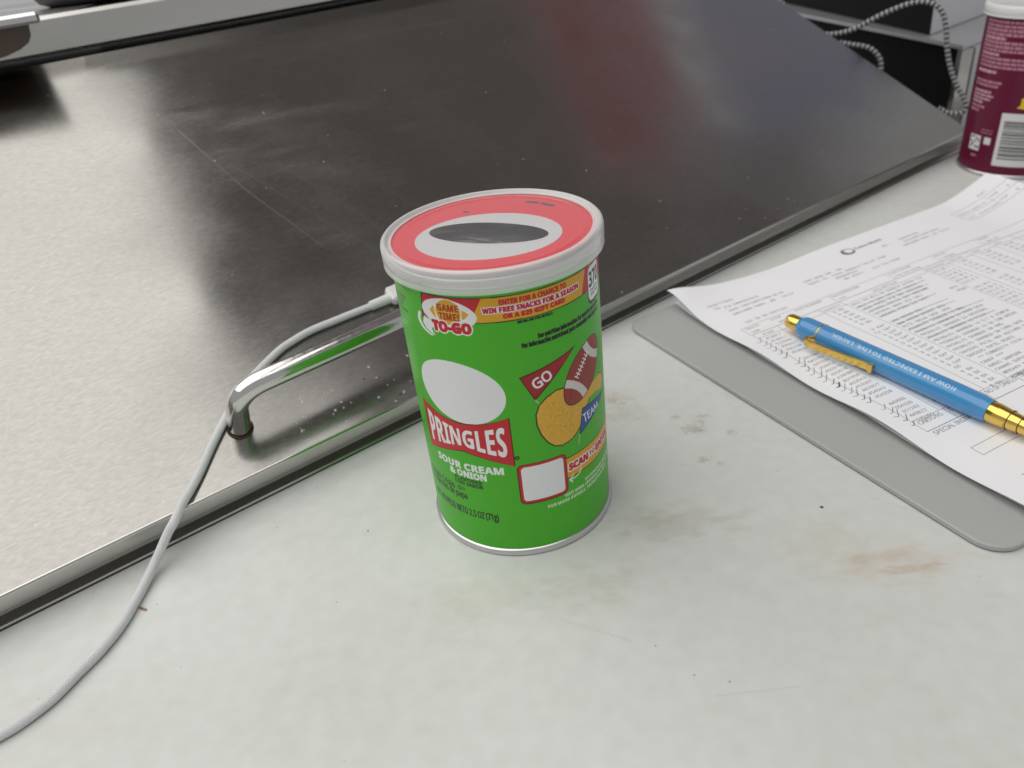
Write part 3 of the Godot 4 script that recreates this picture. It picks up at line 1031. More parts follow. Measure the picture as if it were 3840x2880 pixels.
func green_print(pr: Print, green: Color) -> void:
	var red := lin(0.52, 0.022, 0.028)
	var dark := lin(0.03, 0.05, 0.012)
	var gold := lin(0.66, 0.36, 0.022)
	var white := lin(0.76, 0.77, 0.77)
	var black := lin(0.012, 0.016, 0.010)
	# header banner
	var hd := [Vector2(-28.9, 114.9), Vector2(37, 114.5), Vector2(35, 105.0), Vector2(-30.2, 105.3)]
	pr.poly(hd, dark)
	pr.poly([Vector2(-28.2, 114.4), Vector2(-6.2, 114.4), Vector2(-10.9, 105.7), Vector2(-29.6, 105.8)], red)
	pr.poly([Vector2(-6.2, 114.4), Vector2(34.7, 114.1), Vector2(31.9, 105.4), Vector2(-10.9, 105.6)], gold)
	pr.poly([Vector2(34.7, 114.1), Vector2(52, 114.1), Vector2(52, 105.0), Vector2(31.9, 105.4)], red)
	text(pr, "ENTER FOR A CHANCE TO", Vector2(-0.4, 111.6), 1.75, red, "Droid Sans Bold", 24.4, 0.13)
	text(pr, "WIN FREE SNACKS FOR A SEASON", Vector2(-6.2, 108.9), 1.85, white, "Droid Sans Bold", 36.2, 0.5)
	text(pr, "WIN FREE SNACKS FOR A SEASON", Vector2(-6.2, 108.9), 1.85, lin(0.5, 0.012, 0.05), "Droid Sans Bold", 36.2, 0.14)
	text(pr, "OR A $25 GIFT CARD", Vector2(0.5, 106.5), 1.6, red, "Droid Sans Bold", 22.6, 0.15)
	text(pr, "SEE BELOW FOR DETAILS.", Vector2(4.9, 103.9), 0.95, black, "Droid Sans Bold", 12.9, 0.08)
	# 370 badge
	pr.round_rect(Rect2(35.9, 99.0, 11.4, 14.4), 3.0, dark)
	pr.round_rect(Rect2(36.5, 100.2, 10.4, 13.0), 2.6, white)
	text(pr, "370", Vector2(37.2, 105.6), 5.6, black, "Droid Sans Bold", 8.6, 0.1)
	text(pr, "CALORIES", Vector2(38.0, 103.6), 1.1, black, "Droid Sans Bold", 7.2)
	text(pr, "PER TUB", Vector2(38.4, 101.9), 1.1, black, "Droid Sans Bold", 6.4)
	# football emblem
	var sw := []
	for k in 13:
		var f := deg_to_rad(150 + 95.0 * k / 12)
		sw.append(Vector2(-22.6, 104.2) + Vector2(cos(f) * 10.2, sin(f) * 6.2))
	for k in 13:
		var f := deg_to_rad(245 - 90.0 * k / 12)
		sw.append(Vector2(-21.9, 104.3) + Vector2(cos(f) * 9.4, sin(f) * 5.8))
	pr.poly(sw, white)
	pr.poly([Vector2(-29.2, 105.9), Vector2(-30.3, 103.2), Vector2(-29.0, 101.0), Vector2(-26.6, 99.6), Vector2(-24.8, 99.1), Vector2(-26.0, 100.2), Vector2(-26.4, 101.6), Vector2(-24.0, 104.0)], white)
	var ball := []
	for k in 48:
		var f := TAU * k / 48
		ball.append(Vector2(-18.9, 108.2) + Vector2(signf(cos(f)) * pow(absf(cos(f)), 1.25) * 10.6, sin(f) * 5.8).rotated(-0.1))
	pr.poly(ball, white)
	pr.poly([Vector2(-26.0, 109.0), Vector2(-23.9, 111.0), Vector2(-23.6, 106.2), Vector2(-24.4, 106.8)], gold)
	pr.poly([Vector2(-13.2, 110.3), Vector2(-10.9, 108.6), Vector2(-12.9, 106.6), Vector2(-13.6, 107.0)], gold)
	pr.disc(Vector2(-18.5, 109.0), 4.75, 4.6, 0.0, gold)
	pr.poly([Vector2(-22.8, 111.9), Vector2(-14.2, 111.2), Vector2(-14.2, 106.2), Vector2(-22.4, 105.8)], gold)
	text(pr, "GAME", Vector2(-22.5, 109.3), 2.5, lin(0.36, 0.045, 0.012), "Droid Sans Bold", 8.0, 0.1)
	text(pr, "TIME!", Vector2(-22.2, 106.0), 2.6, lin(0.36, 0.045, 0.012), "Droid Sans Bold", 7.6, 0.1)
	text(pr, "TO-GO", Vector2(-25.6, 101.4), 3.7, white, "Droid Sans Bold", 14.6, 0.85)
	text(pr, "TO-GO", Vector2(-25.6, 101.4), 3.7, red, "Droid Sans Bold", 14.6, 0.36)
	# fine print
	text(pr, "See nutrition information for total fat and sodium", Vector2(11.5, 96.7), 1.75, black, "Droid Sans Bold", 33.0, 0.12)
	text(pr, "Ver información nutricional para contenido total de grasa y", Vector2(5.4, 94.3), 1.75, black, "Droid Sans Bold", 39.5, 0.12)
	# plain white oval in place of the printed face
	pr.disc(Vector2(-20.0, 76.6), 18.0, 12.9, deg_to_rad(-8), white, 72)
	# name banner
	var ban := []
	for k in 13:
		var x := lerpf(-40.8, -2.2, k / 12.0)
		ban.append(Vector2(x, 63.0 + 3.9 * pow(absf((x + 20.5) / 19.0), 1.7)))
	for k in 13:
		var x := lerpf(-2.2, -41.0, k / 12.0)
		ban.append(Vector2(x, 50.6 - 5.4 * pow(absf((x + 21.5) / 19.3), 1.15)))
	var big := []
	for p in ban:
		big.append(p + (p - Vector2(-21.5, 56.5)).normalized() * 0.55)
	pr.poly(big, lin(0.09, 0.02, 0.01))
	pr.poly(ban, red)
	pr.disc(Vector2(-20.0, 76.6), 17.6, 12.6, deg_to_rad(-8), white, 72)
	text(pr, "PRINGLES", Vector2(-38.6, 0), 1.0, white, "Droid Sans Bold", 34.4, 0.12, 0.0, func(p: Vector2) -> Vector2:
		var x := p.x - 38.6
		var hi := 60.3 + 3.2 * pow(absf((x + 20.5) / 18.0), 1.7)
		var lo := 53.0 - 4.0 * pow(absf((x + 21.5) / 17.5), 1.15)
		return Vector2(p.x, lerpf(lo, hi, p.y)))
	pr.disc(Vector2(-0.8, 48.6), 0.95, 0.95, 0, black, 20)
	text(pr, "R", Vector2(-1.15, 48.1), 1.0, green, "Droid Sans Bold")
	text(pr, "SOUR CREAM", Vector2(-36.7, 41.2), 3.2, white, "Droid Sans Bold", 30.2, 0.14)
	text(pr, "& ONION", Vector2(-30.2, 37.5), 2.9, white, "Droid Sans Bold", 16.6, 0.14)
	text(pr, "FLAVORED", Vector2(-28.2, 35.3), 1.65, lin(0.02, 0.07, 0.015), "Droid Sans Bold", 12.4, 0.1)
	text(pr, "CON SABOR", Vector2(-28.5, 33.2), 1.65, lin(0.02, 0.07, 0.015), "Droid Sans Bold", 13.0, 0.1)
	text(pr, "Potato Crisps", Vector2(-46.0, 29.4), 3.1, black, "Droid Sans", 16.6, 0.10)
	pr.disc(Vector2(-26.6, 30.9), 1.15, 1.15, 0, black, 24)
	pr.disc(Vector2(-26.6, 30.9), 0.85, 0.85, 0, green, 24)
	text(pr, "U", Vector2(-27.05, 30.3), 1.2, black)
	text(pr, "D", Vector2(-25.0, 30.2), 1.4, black)
	text(pr, "Crujientes de papa", Vector2(-46.0, 26.0), 3.1, black, "Droid Sans", 22.4, 0.10)
	text(pr, "NET WT/PESO NETO 2.5 OZ (71g)", Vector2(-45.6, 17.8), 3.4, black, "Droid Sans", 34.6, 0.12)
	# white panel of the scan code, left blank
	pr.round_rect(Rect2(-1.5, 25.9, 19.8, 19.3), 2.4, lin(0.10, 0.012, 0.01))
	pr.round_rect(Rect2(-1.0, 26.4, 18.9, 18.4), 2.1, red)
	pr.round_rect(Rect2(0.0, 27.4, 16.9, 16.4), 1.6, white)
	pr.poly([Vector2(18.3, 42.4), Vector2(56, 42.4), Vector2(56, 32.3), Vector2(18.3, 32.3)], dark)
	pr.poly([Vector2(18.3, 41.9), Vector2(56, 41.9), Vector2(56, 32.8), Vector2(18.3, 32.8)], gold)
	text(pr, "SCAN", Vector2(19.4, 35.9), 3.0, white, "Droid Sans Bold", 10.0, 0.85)
	text(pr, "TO", Vector2(30.6, 36.4), 2.0, white, "Droid Sans Bold", 3.8, 0.8)
	text(pr, "ENTER", Vector2(35.3, 35.9), 3.0, white, "Droid Sans Bold", 12.6, 0.85)
	text(pr, "SCAN", Vector2(19.4, 35.9), 3.0, red, "Droid Sans Bold", 10.0, 0.28)
	text(pr, "TO", Vector2(30.6, 36.4), 2.0, red, "Droid Sans Bold", 3.8, 0.1)
	text(pr, "ENTER", Vector2(35.3, 35.9), 3.0, red, "Droid Sans Bold", 12.6, 0.28)
	pr.path([Vector2(25.3, 34.4), Vector2(24.6, 32.6), Vector2(23.0, 31.6), Vector2(21.0, 31.3), Vector2(19.6, 31.5)], 0.6, white)
	pr.path([Vector2(21.2, 33.1), Vector2(19.2, 31.5), Vector2(20.4, 29.9)], 0.65, white)
	var pale := lin(0.55, 0.68, 0.5)
	text(pr, "NO PURCHASE NECESSARY.", Vector2(27.0, 26.5), 1.35, pale, "Droid Sans Bold", 23.0, 0.08)
	text(pr, "VISIT WWW.CRAVEABLEMOMENTS.COM", Vector2(16.3, 24.2), 1.4, pale, "Droid Sans Bold", 33.6, 0.08)
	text(pr, "FOR MORE DETAILS. PROMOTION ENDS", Vector2(8.9, 21.8), 1.4, pale, "Droid Sans Bold", 36.0, 0.08)
	# crisp
	var chip := []
	for q in [[16.5, 73.6], [12.6, 72.0], [9.6, 69.6], [8.2, 66.0], [8.2, 61.5], [9.4, 57.0], [11.6, 53.0], [14.2, 50.4], [17.2, 49.4], [20.4, 49.8], [23.4, 51.0], [26.0, 53.2], [28.0, 56.0], [30.0, 59.5], [32.6, 62.6], [38.0, 62.4], [43.5, 60.4], [46.0, 62.6], [45.0, 66.4], [40.5, 68.4], [34.0, 67.6], [26.0, 70.0], [21.0, 73.0]]:
		chip.append(Vector2(q[0], q[1]))
	var chip2 := []
	for p in chip:
		chip2.append(p + (p - Vector2(20, 62)).normalized() * 0.6)
	pr.poly(chip2, dark)
	pr.poly(chip, lin(0.68, 0.40, 0.045))
	for j in 900:
		var p := Vector2(18.5, 61.5) + Vector2(rng.randfn(0, 4.6), rng.randfn(0, 5.2))
		if Geometry2D.is_point_in_polygon(p, PackedVector2Array(chip)):
			var g := rng.randf()
			pr.disc(p, rng.randf_range(0.15, 0.5), rng.randf_range(0.15, 0.4), rng.randf() * 3.0, lin(0.56 + 0.22 * g, 0.29 + 0.18 * g, 0.025 + 0.05 * g), 6)
	# football
	var fb := []
	var fc := Vector2(30.7, 75.6)
	var ang := deg_to_rad(47)
	for k in 64:
		var f := TAU * k / 64
		fb.append(fc + Vector2(signf(cos(f)) * pow(absf(cos(f)), 1.15) * 13.6, sin(f) * 8.4).rotated(ang))
	var fb2 := []
	for p in fb:
		fb2.append(p + (p - fc).normalized() * 0.4)
	pr.poly(fb2, lin(0.06, 0.015, 0.008))
	pr.poly(fb, lin(0.30, 0.045, 0.035))
	var seam := []
	for k in 17:
		var f := -1.0 + k / 8.0
		seam.append(fc + Vector2(f * 13.2, 3.0 * (1.0 - f * f)).rotated(ang))
	pr.path(seam, 0.22, lin(0.10, 0.02, 0.015))
	for s in [[-7.6, 1.0], [8.4, 1.0]]:
		var band := []
		for k in 9:
			var f := -1.0 + k / 4.0
			var ex: float = s[0] - 1.5
			band.append(fc + Vector2(ex + 1.3 * (1 - f * f) * signf(-s[0]), f * 8.4 * sqrt(maxf(0.0, 1.0 - pow(absf(ex) / 13.9, 1.7)))).rotated(ang))
		for k in 9:
			var f := 1.0 - k / 4.0
			var ex: float = s[0] + 1.5
			band.append(fc + Vector2(ex + 1.3 * (1 - f * f) * signf(-s[0]), f * 8.4 * sqrt(maxf(0.0, 1.0 - pow(absf(ex) / 13.9, 1.7)))).rotated(ang))
		pr.poly(band, lin(0.62, 0.60, 0.58))
	pr.path([fc + Vector2(-3.6, 3.0).rotated(ang), fc + Vector2(6.4, 2.5).rotated(ang)], 0.55, white)
	for k in 8:
		var x := -3.6 + 10.0 * k / 7.0
		pr.path([fc + Vector2(x, 4.1).rotated(ang), fc + Vector2(x, 1.7).rotated(ang)], 0.45, white)
	# pennants
	pr.poly([Vector2(3.2, 82.9), Vector2(26.4, 88.2), Vector2(8.1, 72.2)], lin(0.07, 0.012, 0.008))
	pr.poly([Vector2(3.8, 82.5), Vector2(25.2, 87.4), Vector2(8.2, 73.1)], lin(0.34, 0.018, 0.022))
	text(pr, "GO", Vector2(8.9, 76.6), 4.2, white, "Droid Sans", 7.4, 0.18, deg_to_rad(24))
	pr.line(Vector2(8.2, 72.6), Vector2(9.4, 70.6), 0.5, lin(0.4, 0.55, 0.3))
	pr.poly([Vector2(27.9, 60.5), Vector2(47.6, 58.4), Vector2(25.4, 49.3)], lin(0.01, 0.02, 0.06))
	pr.poly([Vector2(28.4, 59.9), Vector2(46.0, 58.1), Vector2(26.0, 50.1)], lin(0.03, 0.085, 0.33))
	text(pr, "TEAM", Vector2(28.6, 53.2), 4.3, white, "Droid Sans", 10.6, 0.08, deg_to_rad(9), func(p: Vector2) -> Vector2: return Vector2(p.x, p.y * (1.0 - 0.045 * p.x)))
	pr.line(Vector2(25.8, 50.0), Vector2(24.8, 45.8), 0.5, lin(0.4, 0.55, 0.3))
	# small print at the left, seen edge on
	text(pr, "ER ONLY.", Vector2(-44.0, 113.0), 1.7, lin(0.03, 0.12, 0.02), "Droid Sans Bold", 9.6)
	for j in 4:
		pr.line(Vector2(-50, 109.4 - j * 1.8), Vector2(-39.5 - (j % 3) * 1.6, 109.4 - j * 1.8), 0.9, lin(0.035, 0.14, 0.025))
	# seam of the paper wrap, on the far side
	pr.line(Vector2(100, 0), Vector2(100, 118), 0.6, lin(0.035, 0.2, 0.025))


# ---------------------------------------------------------------- purple can
func purple_can() -> void:
	var t := thing("crisp_can", "tall dark purple crisp can with a white lid and a barcode", "can")
	t.position = Vector3(0.416, 0, -0.328)
	var plum := lin(0.115, 0.004, 0.030)
	var pr := Print.new(1024, 500, 1024.0 / (TAU * 37.5), -PI * 37.5, 115.0, plum)
	var pink := lin(0.42, 0.20, 0.26)
	# the side that faces the camera is at this turn of the wrap
	var c0 := -rad_to_deg(atan2(0.416, 0.596)) * 0.0174533 * 37.5
	var row := func(y: float, h: float, xa: float, xb: float, c: Color) -> void:
		var x := xa
		while x < xb:
			var l := rng.randf_range(1.6, 5.6)
			pr.poly([Vector2(x, y), Vector2(minf(x + l, xb), y), Vector2(minf(x + l, xb), y - h), Vector2(x, y - h)], c)
			x += l + 0.55
	var left := c0 - 44.0
	for j in 12:
		var yy := 110.5 - j * 2.75
		if j == 4 or j == 8:
			row.call(yy, 1.9, left, c0 - 24.0 + (2 if j == 4 else -1), lin(0.50, 0.30, 0.34))
		else:
			row.call(yy, 1.9, left, c0 + 20.0, pink)
	row.call(76.5, 1.9, left, c0 - 24.0, lin(0.55, 0.36, 0.40))
	for j in 2:
		row.call(69.5 - j * 2.8, 1.8, left, c0 - 18.0 - j * 2.5, pink)
	for j in 4:
		row.call(62.0 - j * 2.6, 1.7, left, c0 - 25.0 + [0.0, 2.5, 0.5, -6.0][j], lin(0.5, 0.33, 0.36))
	row.call(51.0, 1.7, left, c0 - 28.0, pink)
	row.call(48.0, 1.7, left, c0 - 33.0, pink)
	row.call(35.0, 1.3, c0 - 26.5, c0 - 17.0, lin(0.26, 0.12, 0.15))
	row.call(32.8, 1.3, c0 - 26.5, c0 - 17.0, lin(0.26, 0.12, 0.15))
	# recycling panel and a blank white square
	pr.poly([Vector2(c0 - 36, 29.5), Vector2(c0 - 25.5, 29.5), Vector2(c0 - 25.5, 17.5), Vector2(c0 - 36, 17.5)], lin(0.65, 0.65, 0.65))
	for q in [[-34.5, 27.5], [-32.0, 28.0], [-29.0, 27.0], [-27.2, 25.8], [-34.4, 24.2], [-32.4, 22.6], [-29.2, 20.8], [-27.0, 20.6], [-33.6, 21.0], [-30.4, 24.6]]:
		pr.disc(Vector2(c0 + q[0], q[1]), 0.95, 0.8, 0.4, lin(0.02, 0.02, 0.02), 10)
	pr.line(Vector2(c0 - 36, 17.2), Vector2(c0 - 25.5, 17.2), 1.3, lin(0.02, 0.02, 0.02))
	row.call(15.0, 1.7, c0 - 32.0, c0 - 26.5, pink)
	pr.round_rect(Rect2(c0 - 22.5, 23.8, 5.2, 5.4), 0.6, lin(0.65, 0.65, 0.65))
	# barcode, bars level
	pr.poly([Vector2(c0 - 13.0, 48.5), Vector2(c0 + 16, 48.5), Vector2(c0 + 16, 9.5), Vector2(c0 - 13.0, 9.5)], lin(0.68, 0.68, 0.68))
	var y := 43.0
	while y > 15.0:
		var bw: float = [0.35, 0.7, 1.05, 0.35, 0.7][rng.randi() % 5]
		pr.poly([Vector2(c0 - 10.2, y), Vector2(c0 + 13, y), Vector2(c0 + 13, y - bw), Vector2(c0 - 10.2, y - bw)], lin(0.03, 0.03, 0.03))
		y -= bw + [0.35, 0.7, 0.35, 1.05][rng.randi() % 4]
	# part of a yellow flash
	pr.poly([Vector2(c0 - 2.5, 59.5), Vector2(c0 + 12, 62), Vector2(c0 + 12, 50), Vector2(c0 - 4.6, 52.6), Vector2(c0 - 2.4, 54.5)], lin(0.72, 0.52, 0.02))
	var m := mat(Color(1, 1, 1), 0.42)
	m.metallic_specular = 0.35
	m.albedo_color = Color.WHITE
	m.albedo_texture = ImageTexture.create_from_image(pr.img)
	m.clearcoat_enabled = true
	m.clearcoat = 0.15
	m.clearcoat_roughness = 0.15
	# the wrap runs towards the camera: turn the can so that its print zero faces the camera's side
	t.rotation.y = 0.0
	var st := start()
	lathe(st, [[[CAN_R, 0.0026], [CAN_R, 0.03], [CAN_R, 0.09], [CAN_R, 0.115]]], 96, Rect2(0, 0, 1, 0.115))
	part(st, "body", m, t)
	st = start()
	lathe(st, [[[0.0, 0.004], [0.0365, 0.004], [0.0372, 0.0]], [[0.0372, 0.0], [0.0383, 0.0002], [0.03865, 0.0008], [0.0386, 0.0022], [0.0381, 0.0029], [0.03755, 0.0031]]], 96)
	part(st, "bottom_rim", M.tin, t)
	st = start()
	lathe(st, [[[0.0388, 0.1124], [0.0402, 0.1126], [0.0404, 0.1134], [0.0398, 0.1140], [0.0402, 0.1145], [0.0402, 0.1188], [0.0398, 0.1199], [0.0385, 0.1206], [0.0372, 0.1202], [0.0360, 0.1195], [0.0, 0.1195]]], 96)
	part(st, "lid", M.lid_white, t)


# ---------------------------------------------------------------- clipboard, papers, pen
func rrect(w: float, h: float, r: float, inset: float) -> PackedVector2Array:
	var out := PackedVector2Array()
	for k in 4:
		var m := Vector2([w - r, r, r, w - r][k], [h - r, h - r, r, r][k])
		for i in 9:
			var f := PI / 2 * (k + i / 8.0)
			out.append(m + Vector2(cos(f), sin(f)) * (r - inset))
	return out


func clipboard_and_papers() -> void:
	var st := start()
	var x := Vector3(0.905, 0, -0.425).normalized()
	var z := Vector3(0.425, 0, 0.905).normalized()
	var o := Vector3(0.0708, 0.0, -0.1395)
	var lay := [[0.0005, 0.0005], [0.0, 0.0009], [0.0, 0.0026], [0.0006, 0.0031]]
	st.set_smooth_group(-1)
	var rings := []
	for l in lay:
		var ring := []
		for p in rrect(0.318, 0.2325, 0.012, l[0]):
			ring.append(o + x * p.x + z * p.y + Vector3(0, l[1], 0))
		rings.append(ring)
	var mid := o + x * 0.159 + z * 0.116
	var n: int = rings[0].size()
	for k in 3:
		for i in n:
			var j := (i + 1) % n
			quad(st, rings[k][i], rings[k][j], rings[k + 1][j], rings[k + 1][i], (rings[k][i] - mid) * Vector3(1, 0, 1) + Vector3(0, [-0.2, 0.0, 0.1][k], 0))
	for i in n:
		var j := (i + 1) % n
		tri(st, up(mid, 0.0031), rings[3][i], rings[3][j], Vector3.UP)
		tri(st, up(mid, 0.0005), rings[0][i], rings[0][j], Vector3.DOWN)
	tag(single(st, "clipboard", M.grey_plastic, self), "flat grey plastic clipboard with rounded corners under the invoice papers", "clipboard")
	# sheets, lowest first
	sheet("paper_sheet", "lowest white sheet under the invoice, its left edge on the clipboard", Vector2(-4.5, 17.0), 0.0038, 1, M.paper)
	sheet("paper_sheet", "white sheet right under the printed invoice, curling at its edge", Vector2(-6.5, 13.0), 0.0050, 2, M.paper)
	var pr := Print.new(2048, 1730, 2048.0 / 279.4, 0.0, 0.0, lin(0.88, 0.88, 0.905))
	invoice(pr)
	var m := mat(Color(1, 1, 1), 0.75)
	m.albedo_color = Color.WHITE
	m.albedo_texture = ImageTexture.create_from_image(pr.img)
	sheet("invoice_sheet", "printed invoice sheet with pen ticks and struck out lines, topmost of the papers", Vector2(-8.5, 8.0), 0.0074, 0, m)


func sheet_y(u: float, v: float, base: float, kind: int) -> float:
	var y := base
	if kind == 0:
		y += 0.0062 * exp(-pow((u + 8) / 26.0, 2) - pow((v - 8) / 20.0, 2))
		y -= 0.0030 * exp(-pow((u - 68) / 42.0, 2) - pow((v - 8) / 9.0, 2))
		var e := clampf((u - 225.0) / 46.0, 0, 1.3)
		y += 0.0125 * pow(e, 1.5) * exp(-pow(maxf(0.0, v - 20) / 70.0, 2))
		y += 0.0012 * exp(-pow((u + 8) / 14.0, 2)) * sin(v * 0.085 + 0.4)
		y += 0.0004 * sin(v * 0.05 + u * 0.03)
	else:
		y += 0.0009 * exp(-pow((u + 6) / 12.0, 2)) * (sin(v * 0.075 + kind * 1.7) + 0.35 * kind)
		y += 0.0016 * exp(-pow((u + 8) / 16.0, 2) - pow((v - 12) / 14.0, 2)) * kind
	return maxf(y, 0.0034)


func sheet(called: String, label: String, o: Vector2, base: float, kind: int, m: Material) -> void:
	var st := start()
	st.set_smooth_group(0)
	var nu := 70
	var nv := 54
	var g := []
	for i in nu + 1:
		var line := []
		for j in nv + 1:
			var u := o.x + 279.4 * i / nu
			var v := o.y + 236.0 * j / nv
			line.append(PAGE + ROW * (u / 1000.0) + COL * (v / 1000.0) + Vector3(0, sheet_y(u, v, base, kind), 0))
		g.append(line)
	var th := Vector3(0, -0.00012, 0)
	for i in nu:
		for j in nv:
			quad(st, g[i][j], g[i + 1][j], g[i + 1][j + 1], g[i][j + 1], Vector3.UP, Vector2(float(i) / nu, float(j) / nv), Vector2(float(i + 1) / nu, float(j) / nv), Vector2(float(i + 1) / nu, float(j + 1) / nv), Vector2(float(i) / nu, float(j + 1) / nv))
	st.set_smooth_group(1)
	for i in nu:
		for j in nv:
			quad(st, g[i][j] + th, g[i + 1][j] + th, g[i + 1][j + 1] + th, g[i][j + 1] + th, Vector3.DOWN, Vector2(0.003, 0.003), Vector2(0.003, 0.003), Vector2(0.003, 0.003), Vector2(0.003, 0.003))
	st.set_smooth_group(-1)
	for i in nu:
		quad(st, g[i][0], g[i + 1][0], g[i + 1][0] + th, g[i][0] + th, -COL, Vector2(0.003, 0.003), Vector2(0.003, 0.003), Vector2(0.003, 0.003), Vector2(0.003, 0.003))
		quad(st, g[i][nv], g[i + 1][nv], g[i + 1][nv] + th, g[i][nv] + th, COL, Vector2(0.003, 0.003), Vector2(0.003, 0.003), Vector2(0.003, 0.003), Vector2(0.003, 0.003))
	for j in nv:
		quad(st, g[0][j], g[0][j + 1], g[0][j + 1] + th, g[0][j] + th, -ROW, Vector2(0.003, 0.003), Vector2(0.003, 0.003), Vector2(0.003, 0.003), Vector2(0.003, 0.003))
		quad(st, g[nu][j], g[nu][j + 1], g[nu][j + 1] + th, g[nu][j] + th, ROW, Vector2(0.003, 0.003), Vector2(0.003, 0.003), Vector2(0.003, 0.003), Vector2(0.003, 0.003))
	var o2 := single(st, numbered(called), m, self)
	tag(o2, label, "paper")


func invoice(pr: Print) -> void:
	# page coordinates as measured: u to the right, v down the page from the measuring corner
	var ink := lin(0.10, 0.10, 0.12)
	var soft := lin(0.17, 0.17, 0.19)
	var rule := lin(0.22, 0.22, 0.24)
	var pen_ink := lin(0.015, 0.015, 0.025)
	var at := func(u: float, v: float) -> Vector2: return Vector2(u + 8.5, -(v - 8.0))
	var mono := func(s: String, u: float, v: float, wid := 0.0, cap := 1.9) -> void:
		text(pr, s, at.call(u, v), cap, ink, "Droid Sans Mono", wid if wid > 0.0 else s.length() * 1.78)
	var sans := func(s: String, u: float, v: float, wid := 0.0, cap := 2.0) -> void:
		text(pr, s, at.call(u, v), cap, soft, "Droid Sans", wid if wid > 0.0 else s.length() * 1.75)
	var hr := func(u0: float, u1: float, v: float) -> void: pr.line(at.call(u0, v), at.call(u1, v), 0.3, rule)
	var vr := func(u: float, v0: float, v1: float) -> void: pr.line(at.call(u, v0), at.call(u, v1), 0.3, rule)
	sans.call("SHIP", 3.0, 32.5, 7.0)
	mono.call("770305", 11.0, 32.2)
	sans.call("TO", 5.0, 36.2, 4.0)
	mono.call("JLW CONVENIENCE", 10.5, 37.2, 26.0)
	mono.call("3846 SOUTHWESTERN BLVD", 10.5, 41.6, 41.0)
	mono.call("ORCHARD PARK, NY  14127", 10.2, 46.2, 45.0)
	mono.call("TAX ID 99-5091243", 9.0, 57.2, 30.2)
	# logo
	pr.disc(at.call(122.7, 23.2), 5.0, 4.2, 0.0, lin(0.28, 0.28, 0.29))
	pr.disc(at.call(122.0, 24.0), 4.6, 3.4, 0.0, lin(0.12, 0.12, 0.13))
	pr.disc(at.call(123.4, 22.9), 3.1, 2.6, 0.0, lin(0.88, 0.88, 0.905))
	text(pr, "Core-Mark", at.call(129.0, 24.4), 3.0, lin(0.09, 0.09, 0.10), "Droid Sans Bold", 23.5)
	mono.call("CORE-MARK INT. INC.", 70.2, 39.6, 32.0)
	mono.call("REMIT TO: 15001 EMERALD VALLEY PKWY", 70.2, 43.8, 64.0)
	mono.call("HENDERSON", 88.0, 47.6, 17.0)
	mono.call("NV 89011", 91.0, 51.4, 15.0)
	mono.call("419 555-7000", 114.0, 51.6, 22.5)
	sans.call("BILL", 144.0, 32.5, 5.0)
	for q in [["CONVENIENCE", 159.0, 31.8, 18.0], ["SOUTHWESTERN BLVD", 159.0, 36.0, 32.0], ["ORCHARD PARK, NY 14127", 154.0, 40.2, 42.0]]:
		mono.call(q[0], q[1], q[2], q[3])
	# page box
	for q in [[216.5, 272.0, 24.0], [216.5, 272.0, 31.5], [216.5, 272.0, 39.0]]:
		hr.call(q[0], q[1], q[2])
	for u in [216.5, 248.0, 272.0]:
		vr.call(u, 24.0, 39.0)
	sans.call("INVOICE", 219, 29.6, 11.0, 1.7)
	sans.call("DATE", 219, 36.8, 7.0, 1.7)
	mono.call("9305114", 231.5, 30.0)
	mono.call("10/03/2025", 229.5, 37.2)
	sans.call("PAGE", 250, 28.4, 7.0, 1.7)
	sans.call("STOP", 250, 36.0, 7.0, 1.7)
	mono.call("1", 264.0, 30.0)
	mono.call("2", 264.0, 37.0)
	mono.call("0147", 247.0, 21.5)
	# form head
	for v in [60.3, 69.2, 74.2]:
		hr.call(2.3, 268.0, v)
	vr.call(2.3, 60.3, 179.0)
	for u in [66.5, 112.0, 150.8, 190.0]:
		vr.call(u, 60.3, 69.2)
	for u in [20.0, 50.0, 66.5, 133.0, 151.0, 171.0, 192.0, 213.0, 236.0]:
		vr.call(u, 69.2, 170.8)
	sans.call("TRUCK", 3.6, 63.2, 10.0)
	mono.call("508", 4.5, 67.8)
	sans.call("STOP", 22.0, 63.2, 7.5)
	mono.call("0078", 24.0, 67.8)
	sans.call("CUST NUMBER", 40.0, 63.2, 20.0)
	sans.call("SALESPERSON", 68.0, 63.4, 21.0)
	mono.call("140", 69.0, 67.8)
	sans.call("CUST PHONE", 114.0, 63.4, 18.0)
	mono.call("716 555-0100", 114.0, 67.8, 21.0)
	sans.call("ROUTE", 153.0, 63.4, 10.0)
	mono.call("1-07040", 153.0, 67.8, 12.0)
	sans.call("TERMS", 192.0, 63.4, 10.0)
	mono.call("7 DAY EFT", 192.0, 67.8, 14.0)
	sans.call("ITEM", 7.5, 73.0, 7.2)
	sans.call("ORDER", 30.0, 73.0, 10.0)
	sans.call("QUANTITY", 50.8, 73.0, 13.5)
	sans.call("DESCRIPTION", 90.0, 73.0, 19.0)
	sans.call("PACK/SIZE", 134.0, 73.0, 15.0)
	sans.call("SUGG RTL", 153.0, 73.0, 13.0)
	sans.call("UNIT", 174.0, 73.0, 8.0)
	sans.call("EXT", 195.0, 73.0, 6.0)
	var items := ["414917", "414911", "533390", "495651", "665794", "459630", "", "305060", "640352", "597930", "458452", "402610", "403014", "438086", "801936", "403543", "453367", "402651", "454343", "454338", "", "440986", "054320", "011262", "449822", "525365"]
